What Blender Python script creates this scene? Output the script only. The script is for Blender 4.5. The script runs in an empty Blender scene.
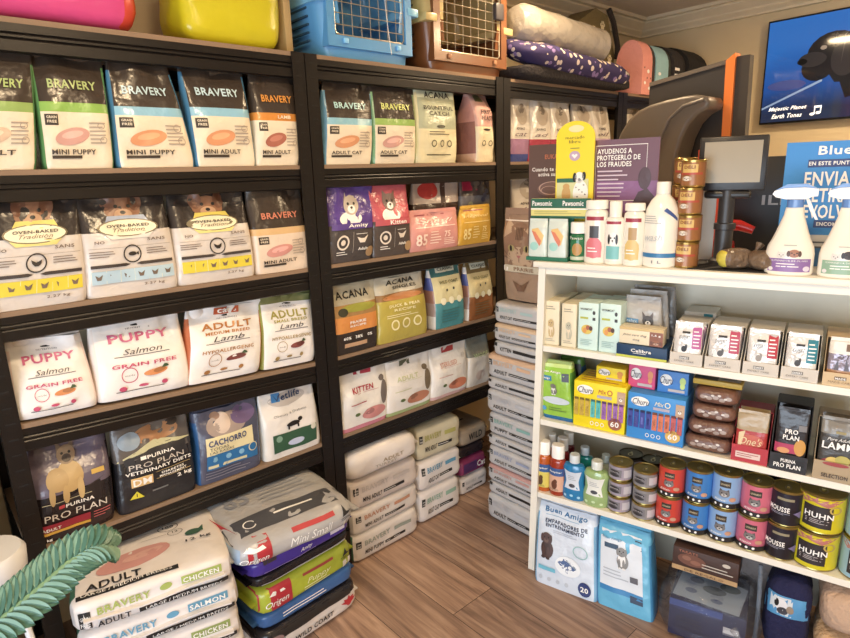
import bpy, bmesh, math, random
from mathutils import Vector, Matrix, noise, Euler
S = bpy.context.scene; COL = S.collection
random.seed(4)
# ---------------------------------------------------------------- camera
CAM = Vector((-0.1021, -1.6505, 1.4352)); YAW, PIT, ROL, FPX = 0.7253, 0.2415, -0.0324, 588.3
_f = Vector((math.sin(YAW)*math.cos(PIT), math.cos(YAW)*math.cos(PIT), -math.sin(PIT)))
_r0 = Vector((math.cos(YAW), -math.sin(YAW), 0)); _u0 = _r0.cross(_f)
CR = _r0*math.cos(ROL)+_u0*math.sin(ROL); CU = _u0*math.cos(ROL)-_r0*math.sin(ROL); CF = _f
cd = bpy.data.cameras.new('camera'); cam = bpy.data.objects.new('camera', cd); COL.objects.link(cam)
m = Matrix.Identity(4)
for i in range(3):
    m[i][0] = CR[i]; m[i][1] = CU[i]; m[i][2] = -CF[i]; m[i][3] = CAM[i]
cam.matrix_world = m; cd.sensor_width = 36; cd.lens = FPX*36/850; cd.clip_start = .05
S.camera = cam
def ray(x, y): return CF + CR*((x-425)/FPX) - CU*((y-319)/FPX)
class Fr:
    """a vertical working plane of the shop: origin, direction along it, direction into it"""
    def __init__(s, o, rz): s.o = Vector(o); s.rz = rz; s.a = Vector((math.cos(rz), math.sin(rz), 0)); s.b = Vector((-math.sin(rz), math.cos(rz), 0))
    def w(s, x, y, z): return s.o + s.a*x + s.b*y + Vector((0, 0, z))
    def inv(s, px, py, d):
        r = ray(px, py); P = CAM + r*((s.o+s.b*d-CAM).dot(s.b)/r.dot(s.b)); return (P-s.o).dot(s.a), P.z
    def col(s, px, d, z):
        n = CR-CF*((px-425)/FPX); return -(s.o+s.b*d+Vector((0, 0, z))-CAM).dot(n)/s.a.dot(n)
FA = Fr((0, 0, 0), 0); FC = Fr((1.4242, -.4711, 0), .2462-math.pi/2); FX = Fr((1.57, 0, 0), -math.pi/2)
# ---------------------------------------------------------------- materials
def lin(c): return tuple(((v/255)/12.92 if v <= 10.3 else ((v/255+.055)/1.055)**2.4) for v in c)+(1,)
MC = {}
def mat(col, rough=.5, metal=0, bump=0, bs=60, var=.06, alpha=1, trans=0, emit=0, coat=0):
    key = (tuple(col), rough, metal, bump, bs, var, alpha, trans, emit, coat)
    if key in MC: return MC[key]
    m = bpy.data.materials.new('surface_%03d' % len(MC)); m.use_nodes = True; nt = m.node_tree; b = nt.nodes['Principled BSDF']
    b.inputs['Roughness'].default_value = rough; b.inputs['Metallic'].default_value = metal
    c = lin(col)
    tc = nt.nodes.new('ShaderNodeTexCoord'); nz = nt.nodes.new('ShaderNodeTexNoise'); nz.inputs['Scale'].default_value = 14
    nt.links.new(tc.outputs['Object'], nz.inputs['Vector'])
    mx = nt.nodes.new('ShaderNodeMix'); mx.data_type = 'RGBA'
    mx.inputs['A'].default_value = tuple(v*(1-var) for v in c[:3])+(1,); mx.inputs['B'].default_value = tuple(min(1, v*(1+var)) for v in c[:3])+(1,)
    nt.links.new(nz.outputs['Fac'], mx.inputs['Factor']); nt.links.new(mx.outputs['Result'], b.inputs['Base Color'])
    if bump:
        n2 = nt.nodes.new('ShaderNodeTexNoise'); n2.inputs['Scale'].default_value = bs; n2.inputs['Detail'].default_value = 3
        nt.links.new(tc.outputs['Object'], n2.inputs['Vector'])
        bp = nt.nodes.new('ShaderNodeBump'); bp.inputs['Strength'].default_value = bump; bp.inputs['Distance'].default_value = .01
        nt.links.new(n2.outputs['Fac'], bp.inputs['Height']); nt.links.new(bp.outputs['Normal'], b.inputs['Normal'])
    if alpha < 1: b.inputs['Alpha'].default_value = alpha
    if trans: b.inputs['Transmission Weight'].default_value = trans
    if coat: b.inputs['Coat Weight'].default_value = coat; b.inputs['Coat Roughness'].default_value = .15
    if emit: b.inputs['Emission Color'].default_value = c; b.inputs['Emission Strength'].default_value = emit
    MC[key] = m; return m
def film(c): return mat(desat(c), .27, 0, .8, 16, .08)       # glossy foil / plastic sack
def sack(c): return mat(desat(c), .42, 0, .7, 12, .06)        # woven sack
def desat(c, k=.2): g = sum(c)/3; return tuple(int(v+(g-v)*k) for v in c)
def ink(c): return mat(desat(c), .4, 0, .3, 17, .05)
def card(c): return mat(c, .5, 0, .05, 90, .04)
def plas(c): return mat(c, .3, 0, .03, 40, .03, coat=.3)
def cloth(c): return mat(c, .9, 0, .6, 90, .12)
def tin(c=(190, 180, 140)): return mat(c, .28, .9, .03, 50, .08)
# ---------------------------------------------------------------- mesh builder
class MB:
    def __init__(s): s.v = []; s.f = []; s.m = []; s.mats = []
    def mi(s, m):
        if m not in s.mats: s.mats.append(m)
        return s.mats.index(m)
    def add(s, vs, fs, m):
        o = len(s.v); s.v += [tuple(v) for v in vs]; s.f += [tuple(i+o for i in f) for f in fs]
        if isinstance(m, list): s.m += [s.mi(x) for x in m]
        else: s.m += [s.mi(m)]*len(fs)
        return s
    def box(s, x0, y0, z0, x1, y1, z1, m, bev=0, rot=None, off=(0, 0, 0)):
        bm = bmesh.new(); bmesh.ops.create_cube(bm, size=1)
        for v in bm.verts: v.co = Vector(((v.co.x)*(x1-x0), v.co.y*(y1-y0), v.co.z*(z1-z0)))
        if bev: bmesh.ops.bevel(bm, geom=list(bm.edges), offset=bev, segments=2, affect='EDGES', profile=.5)
        c = Vector(((x0+x1)/2, (y0+y1)/2, (z0+z1)/2)); bm.verts.index_update()
        vs = [((rot @ v.co) if rot else v.co)+c+Vector(off) for v in bm.verts]
        s.add(vs, [[v.index for v in f.verts] for f in bm.faces], m); bm.free(); return s
    def grid(s, fn, nu, nv, m, closeu=False, flip=False):
        vs = []; fs = []; ms = []
        W = nu if closeu else nu+1
        for j in range(nv+1):
            for i in range(W): vs.append(fn(i/nu, j/nv))
        for j in range(nv):
            for i in range(nu):
                a = j*W+i; b = j*W+(i+1) % W if closeu else a+1
                q = (a, b, b+W, a+W) if not closeu else (a, b, (j+1)*W+(i+1) % W, a+W)
                fs.append(q[::-1] if flip else q)
                if callable(m): ms.append(m((i+.5)/nu, (j+.5)/nv))
        s.add(vs, fs, ms if callable(m) else m); return s
    def lathe(s, prof, m, n=28, c=(0, 0, 0), sx=1, sy=1, capb=True, capt=True):
        vs = []; fs = []; ms = []
        k = len(prof)
        for (r, z) in prof:
            for i in range(n):
                a = 2*math.pi*i/n; vs.append((c[0]+r*sx*math.cos(a), c[1]+r*sy*math.sin(a), c[2]+z))
        for j in range(k-1):
            for i in range(n):
                fs.append((j*n+i, j*n+(i+1) % n, (j+1)*n+(i+1) % n, (j+1)*n+i)); ms.append(m(j) if callable(m) else m)
        if capb: fs.append(tuple(range(n))[::-1]); ms.append(m(0) if callable(m) else m)
        if capt: fs.append(tuple((k-1)*n+i for i in range(n))); ms.append(m(k-2) if callable(m) else m)
        s.add(vs, fs, ms); return s
    def tube(s, pts, r, m, n=8, cap=True):
        pts = [Vector(p) for p in pts]; vs = []; fs = []
        R = r if isinstance(r, (list, tuple)) else [r]*len(pts)
        ref = None
        for i, p in enumerate(pts):
            t = (pts[min(i+1, len(pts)-1)]-pts[max(i-1, 0)]).normalized()
            if ref is None: ref = t.orthogonal().normalized()
            a = (ref-t*ref.dot(t)).normalized(); b = t.cross(a); ref = a
            for k in range(n):
                q = 2*math.pi*k/n; vs.append(p+(a*math.cos(q)+b*math.sin(q))*R[i])
        for i in range(len(pts)-1):
            for k in range(n): fs.append((i*n+k, i*n+(k+1) % n, (i+1)*n+(k+1) % n, (i+1)*n+k))
        if cap: fs.append(tuple(range(n))[::-1]); fs.append(tuple((len(pts)-1)*n+k for k in range(n)))
        s.add(vs, fs, m); return s
    def prism(s, poly, y0, y1, m, back=None):     # poly in x,z extruded along y
        n = len(poly); vs = [(x, y0, z) for x, z in poly]+[(x, y1, z) for x, z in poly]
        fs = [tuple(range(n)), tuple(range(2*n-1, n-1, -1))]+[(i, n+i, n+(i+1) % n, (i+1) % n) for i in range(n)]
        s.add(vs, fs, m); return s
    def build(s, name, parent=None, loc=None, rz=0, smooth=True, label=None):
        me = bpy.data.meshes.new(name); me.from_pydata(s.v, [], s.f)
        for m in s.mats: me.materials.append(m)
        me.polygons.foreach_set('material_index', s.m)
        if smooth:
            me.polygons.foreach_set('use_smooth', [True]*len(s.f))
        me.update()
        if smooth: me.set_sharp_from_angle(angle=.7)
        o = bpy.data.objects.new(name, me); COL.objects.link(o)
        if parent: o.parent = parent
        if loc is not None: o.location = loc
        if rz: o.rotation_euler = (0, 0, rz)
        if label: o['label'] = label
        return o
def tag(o, label, cat, group=None, kind=None):
    o['label'] = label
    if cat: o['category'] = cat
    if group: o['group'] = group
    if kind: o['kind'] = kind
    return o
def struct(o): o['kind'] = 'structure'; return o
def thing(name, label, cat, loc, rz=0, group=None, ry=0, rx=0):
    o = bpy.data.objects.new(name, None); COL.objects.link(o); o.empty_display_size = .05
    o.location = loc; o.rotation_euler = (rx, ry, rz); return tag(o, label, cat, group)
def at(o, loc, rz=0, ry=0, rx=0): o.location = loc; o.rotation_euler = (rx, ry, rz); return o
# ---------------------------------------------------------------- print (lettering and pictures lying on a surface)
TC = {}
def glyphs(t, st):
    if (t, st) in TC: return TC[(t, st)]
    cu = bpy.data.curves.new('t', 'FONT'); cu.body = t; cu.resolution_u = 2
    if 'b' in st: cu.offset = .022; cu.space_character = 1.08
    if 'i' in st: cu.shear = .35
    if 's' in st: cu.resolution_u = 1
    ob = bpy.data.objects.new('t', cu); me = bpy.data.meshes.new_from_object(ob)
    vs = [v.co.copy() for v in me.vertices]; fs = [tuple(p.vertices) for p in me.polygons]
    bpy.data.objects.remove(ob); bpy.data.meshes.remove(me); bpy.data.curves.remove(cu)
    if vs:
        x0 = min(v.x for v in vs); x1 = max(v.x for v in vs); y0 = min(v.y for v in vs); y1 = max(v.y for v in vs)
        vs = [((v.x-x0)/max(1e-6, x1-x0), (v.y-y0)/max(1e-6, y1-y0)) for v in vs]
    TC[(t, st)] = (vs, fs); return TC[(t, st)]
def printon(mb, fn, items, lift=.001, step=.00025):
    """fn(x, y, lift) -> point; items given in 0..1 across and up the face"""
    k = 0
    for it in items:
        L = lift+step*min(k, 10); k += 1; T = it[0]
        if T == 'R':
            _, x0, y0, x1, y1, c = it; nu = max(1, int(abs(x1-x0)*12)); nv = max(1, int(abs(y1-y0)*12))
            mb.grid(lambda u, v: fn(x0+(x1-x0)*u, y0+(y1-y0)*v, L), nu, nv, c)
        elif T == 'E':
            _, cx, cy, rx, ry, c = it[:6]; n = 20; rings = 3; a0 = it[6] if len(it) > 6 else 0
            vs = [fn(cx, cy, L)]; fs = []
            for j in range(1, rings+1):
                for i in range(n):
                    a = 2*math.pi*i/n; ex = rx*math.cos(a)*j/rings; ey = ry*math.sin(a)*j/rings
                    ca, sa = math.cos(a0), math.sin(a0); kk = rx/max(ry, 1e-6) if a0 else 1
                    vs.append(fn(cx+ex*ca-ey*sa, cy+ex*sa+ey*ca, L))
            for i in range(n):
                fs.append((0, 1+i, 1+(i+1) % n))
                for j in range(rings-1):
                    a = 1+j*n+i; b = 1+j*n+(i+1) % n; fs.append((a, a+n, b+n, b))
            mb.add(vs, fs, c)
        elif T == 'O':      # ring
            _, cx, cy, rx, ry, w, c = it; n = 24
            mb.grid(lambda u, v: fn(cx+(rx-w*v*rx)*math.cos(6.2832*u), cy+(ry-w*v*ry)*math.sin(6.2832*u), L), n, 1, c)
        elif T == 'P':
            _, pts, c = it; cx = sum(p[0] for p in pts)/len(pts); cy = sum(p[1] for p in pts)/len(pts)
            P = []
            for i in range(len(pts)):
                a = pts[i]; b = pts[(i+1) % len(pts)]
                for q in range(4): P.append((a[0]+(b[0]-a[0])*q/4, a[1]+(b[1]-a[1])*q/4))
            n = len(P); vs = [fn(cx, cy, L)]
            for j in (1/3, 2/3, 1): vs += [fn(cx+(p[0]-cx)*j, cy+(p[1]-cy)*j, L) for p in P]
            fs = [(0, 1+i, 1+(i+1) % n) for i in range(n)]
            for j in range(2):
                for i in range(n): a = 1+j*n+i; b = 1+j*n+(i+1) % n; fs.append((a, a+n, b+n, b))
            mb.add(vs, fs, c)
        elif T == 'T':      # text centred at x,y with width and height
            t, cx, cy, w, h, c = it[1:7]; st = it[7] if len(it) > 7 else 'b'
            tl = it[8] if len(it) > 8 else 0
            vs, fs = glyphs(t, st)
            if vs: mb.add([fn(cx+(x-.5)*w, cy+(y-.5)*h+tl*(x-.5)*w, L+.0021) for x, y in vs], fs, c)
        elif T == 'L':      # lines of fine print
            _, x0, y0, x1, y1, n, c = it; rr = random.Random(int(x0*1000+n))
            for i in range(n):
                y = y1+(y0-y1)*(i+.5)/n; e = x1-(x1-x0)*rr.random()*.35; hh = abs(y1-y0)/n*.16
                mb.grid(lambda u, v: fn(x0+(e-x0)*u, y+hh*(2*v-1), L), max(1, int((e-x0)*10)), 1, c)
WH = (245, 243, 238); BK = (25, 24, 26)
def face(kind, cx, cy, s, k, fur, ear=None, muz=None, eye=BK):
    """head of a dog or cat, s = half width, k = width/height of the face it is printed on"""
    ear = ear or fur; muz = muz or fur; F = ink(fur); E = ink(ear); Mz = ink(muz); B = ink(eye); sy = s*k; o = []
    if kind == 'cat':
        for q in (-1, 1): o.append(('P', [(cx+q*s*.95, cy+sy*.2), (cx+q*s*.8, cy+sy*1.35), (cx+q*s*.2, cy+sy*.8)], E))
    elif kind == 'upright':
        for q in (-1, 1): o.append(('P', [(cx+q*s*.9, cy+sy*.3), (cx+q*s*1.0, cy+sy*1.7), (cx+q*s*.3, cy+sy*.8)], E))
    o.append(('E', cx, cy, s, sy, F))
    if kind == 'dog':
        for q in (-1, 1): o.append(('E', cx+q*s*.9, cy-sy*.05, s*.3, sy*.75, E))
    o.append(('E', cx, cy-sy*.4, s*.5, sy*.42, Mz))
    for q in (-1, 1): o.append(('E', cx+q*s*.4, cy+sy*.15, s*.15, sy*.15, B))
    o.append(('E', cx, cy-sy*.25, s*.17, sy*.13, B)); o.append(('R', cx-s*.02, cy-sy*.6, cx+s*.02, cy-sy*.3, B))
    return o
def sitting(kind, cx, cy, s, k, fur, belly=None, ear=None, muz=None):
    sy = s*k; F = ink(fur); G = ink(belly or fur)
    o = [('E', cx+s*.15, cy-sy*1.6, s*1.05, sy*1.3, F), ('E', cx, cy-sy*1.3, s*.7, sy*1.2, G)]
    for q in (-.45, .35): o.append(('E', cx+q*s, cy-sy*2.1, s*.25, sy*.9, F)); o.append(('E', cx+q*s, cy-sy*2.85, s*.34, sy*.2, G))
    return o+face(kind, cx, cy, s*.8, k, fur, ear, muz)
# ---------------------------------------------------------------- packages
def ndisp(x, z, seed, a):
    return a*(noise.noise(Vector((x*13+seed*7, z*13, seed)))+.5*noise.noise(Vector((x*34+seed, z*24, seed*3))))
class Pouch:
    """standing gusseted bag; front looks to -y, base centre at the origin"""
    def __init__(s, w, h, d, wt=None, dx=0, lean=0, topd=.012, seed=1, wr=.006, full=.55, n=3.2, twist=0):
        s.w = w; s.h = h; s.d = d; s.wt = w*.92 if wt is None else wt; s.dx = dx; s.lean = lean; s.td = topd; s.seed = seed; s.wr = wr; s.full = full; s.n = n; s.tw = twist
    def prof(s, v):
        v = max(0, min(1, v))
        if v < s.full: D = s.d*(.93+.07*math.sin(math.pi*v/s.full))
        else: t = (v-s.full)/(1-s.full); t = t*t*(3-2*t); D = s.d*.93*(1-t)+s.td*t
        hw = (s.w+(s.wt-s.w)*v**1.4)/2
        if v < .03: k = v/.03; D *= .95+.05*k; hw *= .98+.02*k
        cx = s.dx*v; cy = s.d/2+s.lean*v
        return D, hw, cx, cy
    def pt(s, u, v, side=-1, lift=0):
        D, hw, cx, cy = s.prof(v); uu = max(-1, min(1, u)); n = s.n
        n = n+2.5*max(0, 1-v*1.6)
        y = D/2*max(0, 1-abs(uu)**n)**(1/n)
        e = ndisp(u*s.w/2, v*s.h, s.seed, s.wr*(1+1.6*max(0, v-.7)/.3))*min(1, (1-abs(uu))*4)*min(1, v*8+.1)
        v = max(0, min(1, v)); x = cx+hw*uu; yy = cy+side*(y+e+lift)+s.tw*uu*v
        return Vector((x, yy, s.h*max(0, min(1, v))))
    def body(s, mb, zones, gus=None, back=None):
        """zones: list of (v_end, material) from the base up"""
        br = [0]
        for ve, _ in zones: 
            a = br[-1]; k = max(1, int((ve-a)*16+.5)); br += [a+(ve-a)*(i+1)/k for i in range(k)]
        N = 36; vs = []; fs = []; ms = []
        us = []
        for i in range(N):
            a = 2*math.pi*i/N; c = math.cos(a); us.append((math.copysign(abs(c)**.6, c), -1 if math.sin(a) >= 0 else 1))
        for v in br:
            for u, sd in us: vs.append(s.pt(u, v, sd))
        for j in range(len(br)-1):
            vm = (br[j]+br[j+1])/2; zm = next(m for ve, m in zones if vm <= ve)
            for i in range(N):
                u = (us[i][0]+us[(i+1) % N][0])/2
                fs.append((j*N+i, (j*N+(i+1) % N), (j+1)*N+(i+1) % N, (j+1)*N+i)[::-1])
                ms.append((gus if not isinstance(gus, list) else next(m for ve, m in gus if vm <= ve)) if (gus and abs(u) > .93 and vm < .9) else zm)
        fs.append(tuple(range(N))); ms.append(zones[0][1])
        T = (len(br)-1)*N; fs.append(tuple(T+i for i in range(N))[::-1]); ms.append(zones[-1][1])
        mb.add(vs, fs, ms)
    def fn(s, x, y, l): return s.pt(2*x-1, y, -1, l)
    def seal(s, m, h=.02):
        mb = MB(); D, hw, cx, cy = s.prof(1)
        def f(u, v):
            uu = 2*u-1; z = s.h+h*v
            return Vector((cx+hw*.97*uu, cy-s.td*.32*(1-.6*v)+s.tw*uu+ndisp(uu*hw, 1, s.seed, s.wr*.6), z))
        def g(u, v): p = f(u, v); return Vector((p.x, p.y+s.td*.5*(1-.4*v), p.z))
        mb.grid(f, 10, 3, m); mb.grid(g, 10, 3, m, flip=True)
        mb.grid(lambda u, v: f(u, 1)*(1-v)+g(u, 1)*v, 10, 1, m)
        for e in (0, 1): mb.grid(lambda u, v: f(e, u)*(1-v)+g(e, u)*v, 3, 1, m, flip=(e == 1))
        return mb
class Lump:
    """sack lying down: rounded block a x b x c (half sizes), bottom at z=0"""
    def __init__(s, a, b, c, n=7, m=3.0, seed=1, wr=.006, droop=0): s.a = a; s.b = b; s.c = c; s.n = n; s.m = m; s.seed = seed; s.wr = wr; s.dr = droop
    def off(s, p):
        k = noise.noise(Vector((p.x*9+s.seed*5, p.y*9, p.z*9+s.seed)))*s.wr+.5*s.wr*noise.noise(Vector((p.x*30, p.y*26+s.seed, p.z*30)))
        return k
    def fin(s, p, lift, nrm):
        e = s.off(p) if p.z > -s.c*.6 else 0
        q = p+nrm*(lift+e); q.z = q.z+s.c-s.dr*(p.x/s.a)**2
        return q
    def fn(s, which):
        a, b, c, n, m = s.a, s.b, s.c, s.n, s.m
        if which == 'front':
            return lambda x, y, l: (lambda X, Z: s.fin(Vector((X*a, -b*max(0, 1-abs(X)**n-abs(Z)**m)**(1/n), Z*c)), l, Vector((0, -1, 0))))((2*x-1)*.97, (2*y-1)*.9)
        if which == 'top':
            return lambda x, y, l: (lambda X, Y: s.fin(Vector((X*a, Y*b, c*max(0, 1-abs(X)**n-abs(Y)**n)**(1/m))), l, Vector((0, 0, 1))))((2*x-1)*.97, (2*y-1)*.97)
        if which == 'left':
            return lambda x, y, l: (lambda Y, Z: s.fin(Vector((-a*max(0, 1-abs(Y)**n-abs(Z)**m)**(1/n), -Y*b, Z*c)), l, Vector((-1, 0, 0))))((2*x-1)*.97, (2*y-1)*.9)
    def body(s, mb, matfn, N=16):
        bm = bmesh.new(); bmesh.ops.create_cube(bm, size=2); bmesh.ops.subdivide_edges(bm, edges=list(bm.edges), cuts=N-1, use_grid_fill=True)
        bm.verts.index_update(); vs = []; raw = []
        for v in bm.verts:
            p = v.co; t = (abs(p.x)**s.n+abs(p.y)**s.n+abs(p.z)**s.m)
            # radial solve by bisection because exponents differ
            lo, hi = 0, 1.0
            for _ in range(22):
                k = (lo+hi)/2
                if abs(p.x*k)**s.n+abs(p.y*k)**s.n+abs(p.z*k)**s.m > 1: hi = k
                else: lo = k
            q = p*lo; raw.append(q); P = Vector((q.x*s.a, q.y*s.b, q.z*s.c)); nr = p.normalized()
            vs.append(s.fin(P, 0, nr))
        fs = []; ms = []
        for f in bm.faces:
            fs.append([v.index for v in f.verts]); c = f.calc_center_median(); ms.append(matfn(c.x, c.y, c.z))
        bm.free(); mb.add(vs, fs, ms)
def planar(x0, x1, z0, z1, y, tilt=0):
    return lambda x, t, l: Vector((x0+(x1-x0)*x, y-l+tilt*t, z0+(z1-z0)*t))
def sidepl(y0, y1, z0, z1, x):     # left side face seen from -x
    return lambda u, t, l: Vector((x-l, y0+(y1-y0)*u, z0+(z1-z0)*t))
def toppl(x0, x1, y0, y1, z): return lambda u, t, l: Vector((x0+(x1-x0)*u, y0+(y1-y0)*t, z+l))
def cyl(r, z0, z1, spread=1.25, sx=1, sy=1, rot=0):
    """front of a cylinder: x 0..1 covers +-spread radians round the front"""
    return lambda x, t, l: Vector(((r+l)*sx*math.sin((2*x-1)*spread+rot), -(r+l)*sy*math.cos((2*x-1)*spread+rot), z0+(z1-z0)*t))
# ---------------------------------------------------------------- room
XW, YB, HC = 3.677, .455, 2.33; XL, YR = -1.7, -3.7
def nodes(name):
    m = bpy.data.materials.new(name); m.use_nodes = True; nt = m.node_tree; return m, nt, nt.nodes['Principled BSDF'], nt.nodes.new, nt.links.new
def floor_mat():
    m, nt, b, N, L = nodes('oak_plank_floor')
    tc = N('ShaderNodeTexCoord'); mp = N('ShaderNodeMapping'); mp.inputs['Rotation'].default_value = (0, 0, math.pi/2); mp.inputs['Location'].default_value = (.33, .085, 0)
    L(tc.outputs['Object'], mp.inputs['Vector'])
    br = N('ShaderNodeTexBrick'); br.offset = .37; br.inputs['Scale'].default_value = 1; br.inputs['Brick Width'].default_value = 1.22; br.inputs['Row Height'].default_value = .19
    br.inputs['Mortar Size'].default_value = .0012; br.inputs['Bias'].default_value = 0; br.inputs['Color1'].default_value = (0, 0, 0, 1); br.inputs['Color2'].default_value = (1, 1, 1, 1); br.inputs['Mortar'].default_value = (.5, .5, .5, 1)
    L(mp.outputs[0], br.inputs['Vector'])
    m2 = N('ShaderNodeMapping'); m2.inputs['Scale'].default_value = (22, 1.6, 1); L(tc.outputs['Object'], m2.inputs['Vector'])
    va = N('ShaderNodeVectorMath'); va.operation = 'MULTIPLY_ADD'; va.inputs[1].default_value = (7, 9, 5); L(br.outputs['Color'], va.inputs[0]); L(m2.outputs[0], va.inputs[2])
    nz = N('ShaderNodeTexNoise'); nz.inputs['Scale'].default_value = 1.6; nz.inputs['Detail'].default_value = 7; nz.inputs['Roughness'].default_value = .62; nz.inputs['Distortion'].default_value = .7; L(va.outputs[0], nz.inputs['Vector'])
    rp = N('ShaderNodeValToRGB'); e = rp.color_ramp.elements; e[0].position = .3; e[0].color = lin((112, 90, 78)); e[1].position = .72; e[1].color = lin((196, 168, 146))
    k = rp.color_ramp.elements.new(.5); k.color = lin((160, 132, 114)); L(nz.outputs['Fac'], rp.inputs['Fac'])
    tone = N('ShaderNodeMix'); tone.data_type = 'RGBA'; tone.blend_type = 'MULTIPLY'; tone.inputs['Factor'].default_value = 1
    r2 = N('ShaderNodeValToRGB'); r2.color_ramp.elements[0].color = (.72, .7, .7, 1); r2.color_ramp.elements[1].color = (1.08, 1.04, 1, 1); L(br.outputs['Color'], r2.inputs['Fac'])
    L(rp.outputs['Color'], tone.inputs['A']); L(r2.outputs['Color'], tone.inputs['B'])
    mo = N('ShaderNodeMix'); mo.data_type = 'RGBA'; mo.inputs['B'].default_value = lin((50, 36, 30)); L(tone.outputs['Result'], mo.inputs['A']); L(br.outputs['Fac'], mo.inputs['Factor'])
    L(mo.outputs['Result'], b.inputs['Base Color']); b.inputs['Roughness'].default_value = .42
    bp = N('ShaderNodeBump'); bp.inputs['Strength'].default_value = .15; bp.inputs['Distance'].default_value = .003; L(nz.outputs['Fac'], bp.inputs['Height']); L(bp.outputs[0], b.inputs['Normal'])
    return m
wallm = mat((212, 194, 160), .85, 0, .08, 120, .03); ceilm = mat((214, 198, 176), .9, 0, .05, 100, .03); trimm = mat((222, 208, 180), .6)
struct(MB().box(XL, YR, -.05, XW, YB, 0, floor_mat()).build('floor', smooth=False))
struct(MB().box(XL, YR, HC, XW, YB, HC+.05, ceilm).build('ceiling', smooth=False))
struct(MB().box(XL-.1, YB, 0, XW+.1, YB+.1, HC, wallm).build('wall_back', smooth=False))
struct(MB().box(XW, YR, 0, XW+.1, YB, HC, wallm).build('wall_right', smooth=False))
struct(MB().box(XL, YR-.1, 0, XW, YR, HC, wallm).build('wall_front', smooth=False))
wl = MB(); WY0, WY1, WZ0, WZ1 = -3.3, -.75, .1, 1.45
wl.box(XL-.1, YR, 0, XL, WY0, HC, wallm).box(XL-.1, WY1, 0, XL, YB, HC, wallm).box(XL-.1, WY0, 0, XL, WY1, WZ0, wallm).box(XL-.1, WY0, WZ1, XL, WY1, HC, wallm)
struct(wl.build('wall_left', smooth=False))
wf = MB(); fm = mat((225, 225, 222), .4)
for y in (WY0, (WY0+WY1)/2-.025, WY1-.05): wf.box(XL-.07, y, WZ0, XL-.02, y+.05, WZ1, fm)
for z in (WZ0, WZ1-.05): wf.box(XL-.07, WY0+.05, z, XL-.02, WY1-.05, z+.05, fm)
win = struct(wf.build('window_1', smooth=False))
gl = MB().box(XL-.05, WY0+.05, WZ0+.05, XL-.045, WY1-.05, WZ1-.05, mat((240, 245, 245), .02, trans=1, var=0)).build('window_pane', win, smooth=False)
# crown moulding in two runs, stepped profile
def crown(x0, x1):
    mb = MB(); st = [(0, 0), (.03, .0), (.03, .014), (.05, .03), (.05, .042), (.085, .07), (.085, .085), (.11, .085), (.11, .1), (0, .1)]
    return st
def run(axis):
    mb = MB(); st = [(0, 0), (.022, 0), (.022, .012), (.04, .03), (.04, .04), (.072, .07), (.072, .08), (.095, .082), (.095, .1), (0, .1)]
    n = len(st); vs = []
    for e in (0, 1):
        for d, z in st:
            if axis == 'x': vs.append(((XL if e == 0 else XW-d), YB-d, HC-.1+z))
            else: vs.append((XW-d, (YB-d if e == 0 else YR), HC-.1+z))
    mb.add(vs, [(i, (i+1) % n, n+(i+1) % n, n+i) for i in range(n)]+[tuple(range(n)), tuple(range(n, 2*n))], trimm)
    return mb
struct(run('x').build('trim_1', smooth=False)); struct(run('y').build('trim_2', smooth=False))
struct(MB().box(XW-.012, YR, 0, XW, YB-.02, .08, trimm).build('baseboard_right', smooth=False))
# ---------------------------------------------------------------- light
def area(name, loc, rot, sx, sy, w, col, shape='RECTANGLE'):
    l = bpy.data.lights.new(name, 'AREA'); l.shape = shape; l.size = sx; l.size_y = sy; l.energy = w; l.color = col
    o = bpy.data.objects.new(name, l); COL.objects.link(o); o.location = loc; o.rotation_euler = rot; return o
WARM = (1, .74, .45); COOL = (.74, .86, 1)
for i, (x, y, w) in enumerate(((1.9, -.25, 6), (.35, -.95, 11), (2.75, -1.25, 23), (.6, -2.5, 14))):  # third lamp is an added one, put in to brighten the television wall
    t = thing('ceiling_lamp', ['round flush ceiling lamp above the white counter unit', 'round flush ceiling lamp above the left end of the shelving', 'added round ceiling lamp that brightens the television wall', 'round flush ceiling lamp near the far end of the shop'][i], 'lamp', (x, y, HC-.03), group='round ceiling lamps')
    MB().lathe([(.11, .03), (.115, .01), (.105, 0), (.1, 0), (.1, .008)], mat((235, 230, 220), .4), capb=False, capt=False).build('rim', t)
    MB().lathe([(.1, .006), (.1, .01)], mat((255, 226, 180), .5, emit=40, var=0)).build('diffuser', t)
    area('lamp_light', (x, y, HC-.035), (0, 0, 0), .2, .2, w, WARM, 'DISK')
area('daylight', (XL+.03, (WY0+WY1)/2, (WZ0+WZ1)/2), (0, -math.pi/2, 0), WZ1-WZ0, WY1-WY0, 66, COOL)
w = bpy.data.worlds.new('world'); S.world = w; w.use_nodes = True
w.node_tree.nodes['Background'].inputs[0].default_value = (.75, .86, 1, 1); w.node_tree.nodes['Background'].inputs[1].default_value = 1.5
S.view_settings.view_transform = 'Standard'; S.view_settings.look = 'None'; S.view_settings.gamma = 1; S.view_settings.exposure = 0.3
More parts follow.
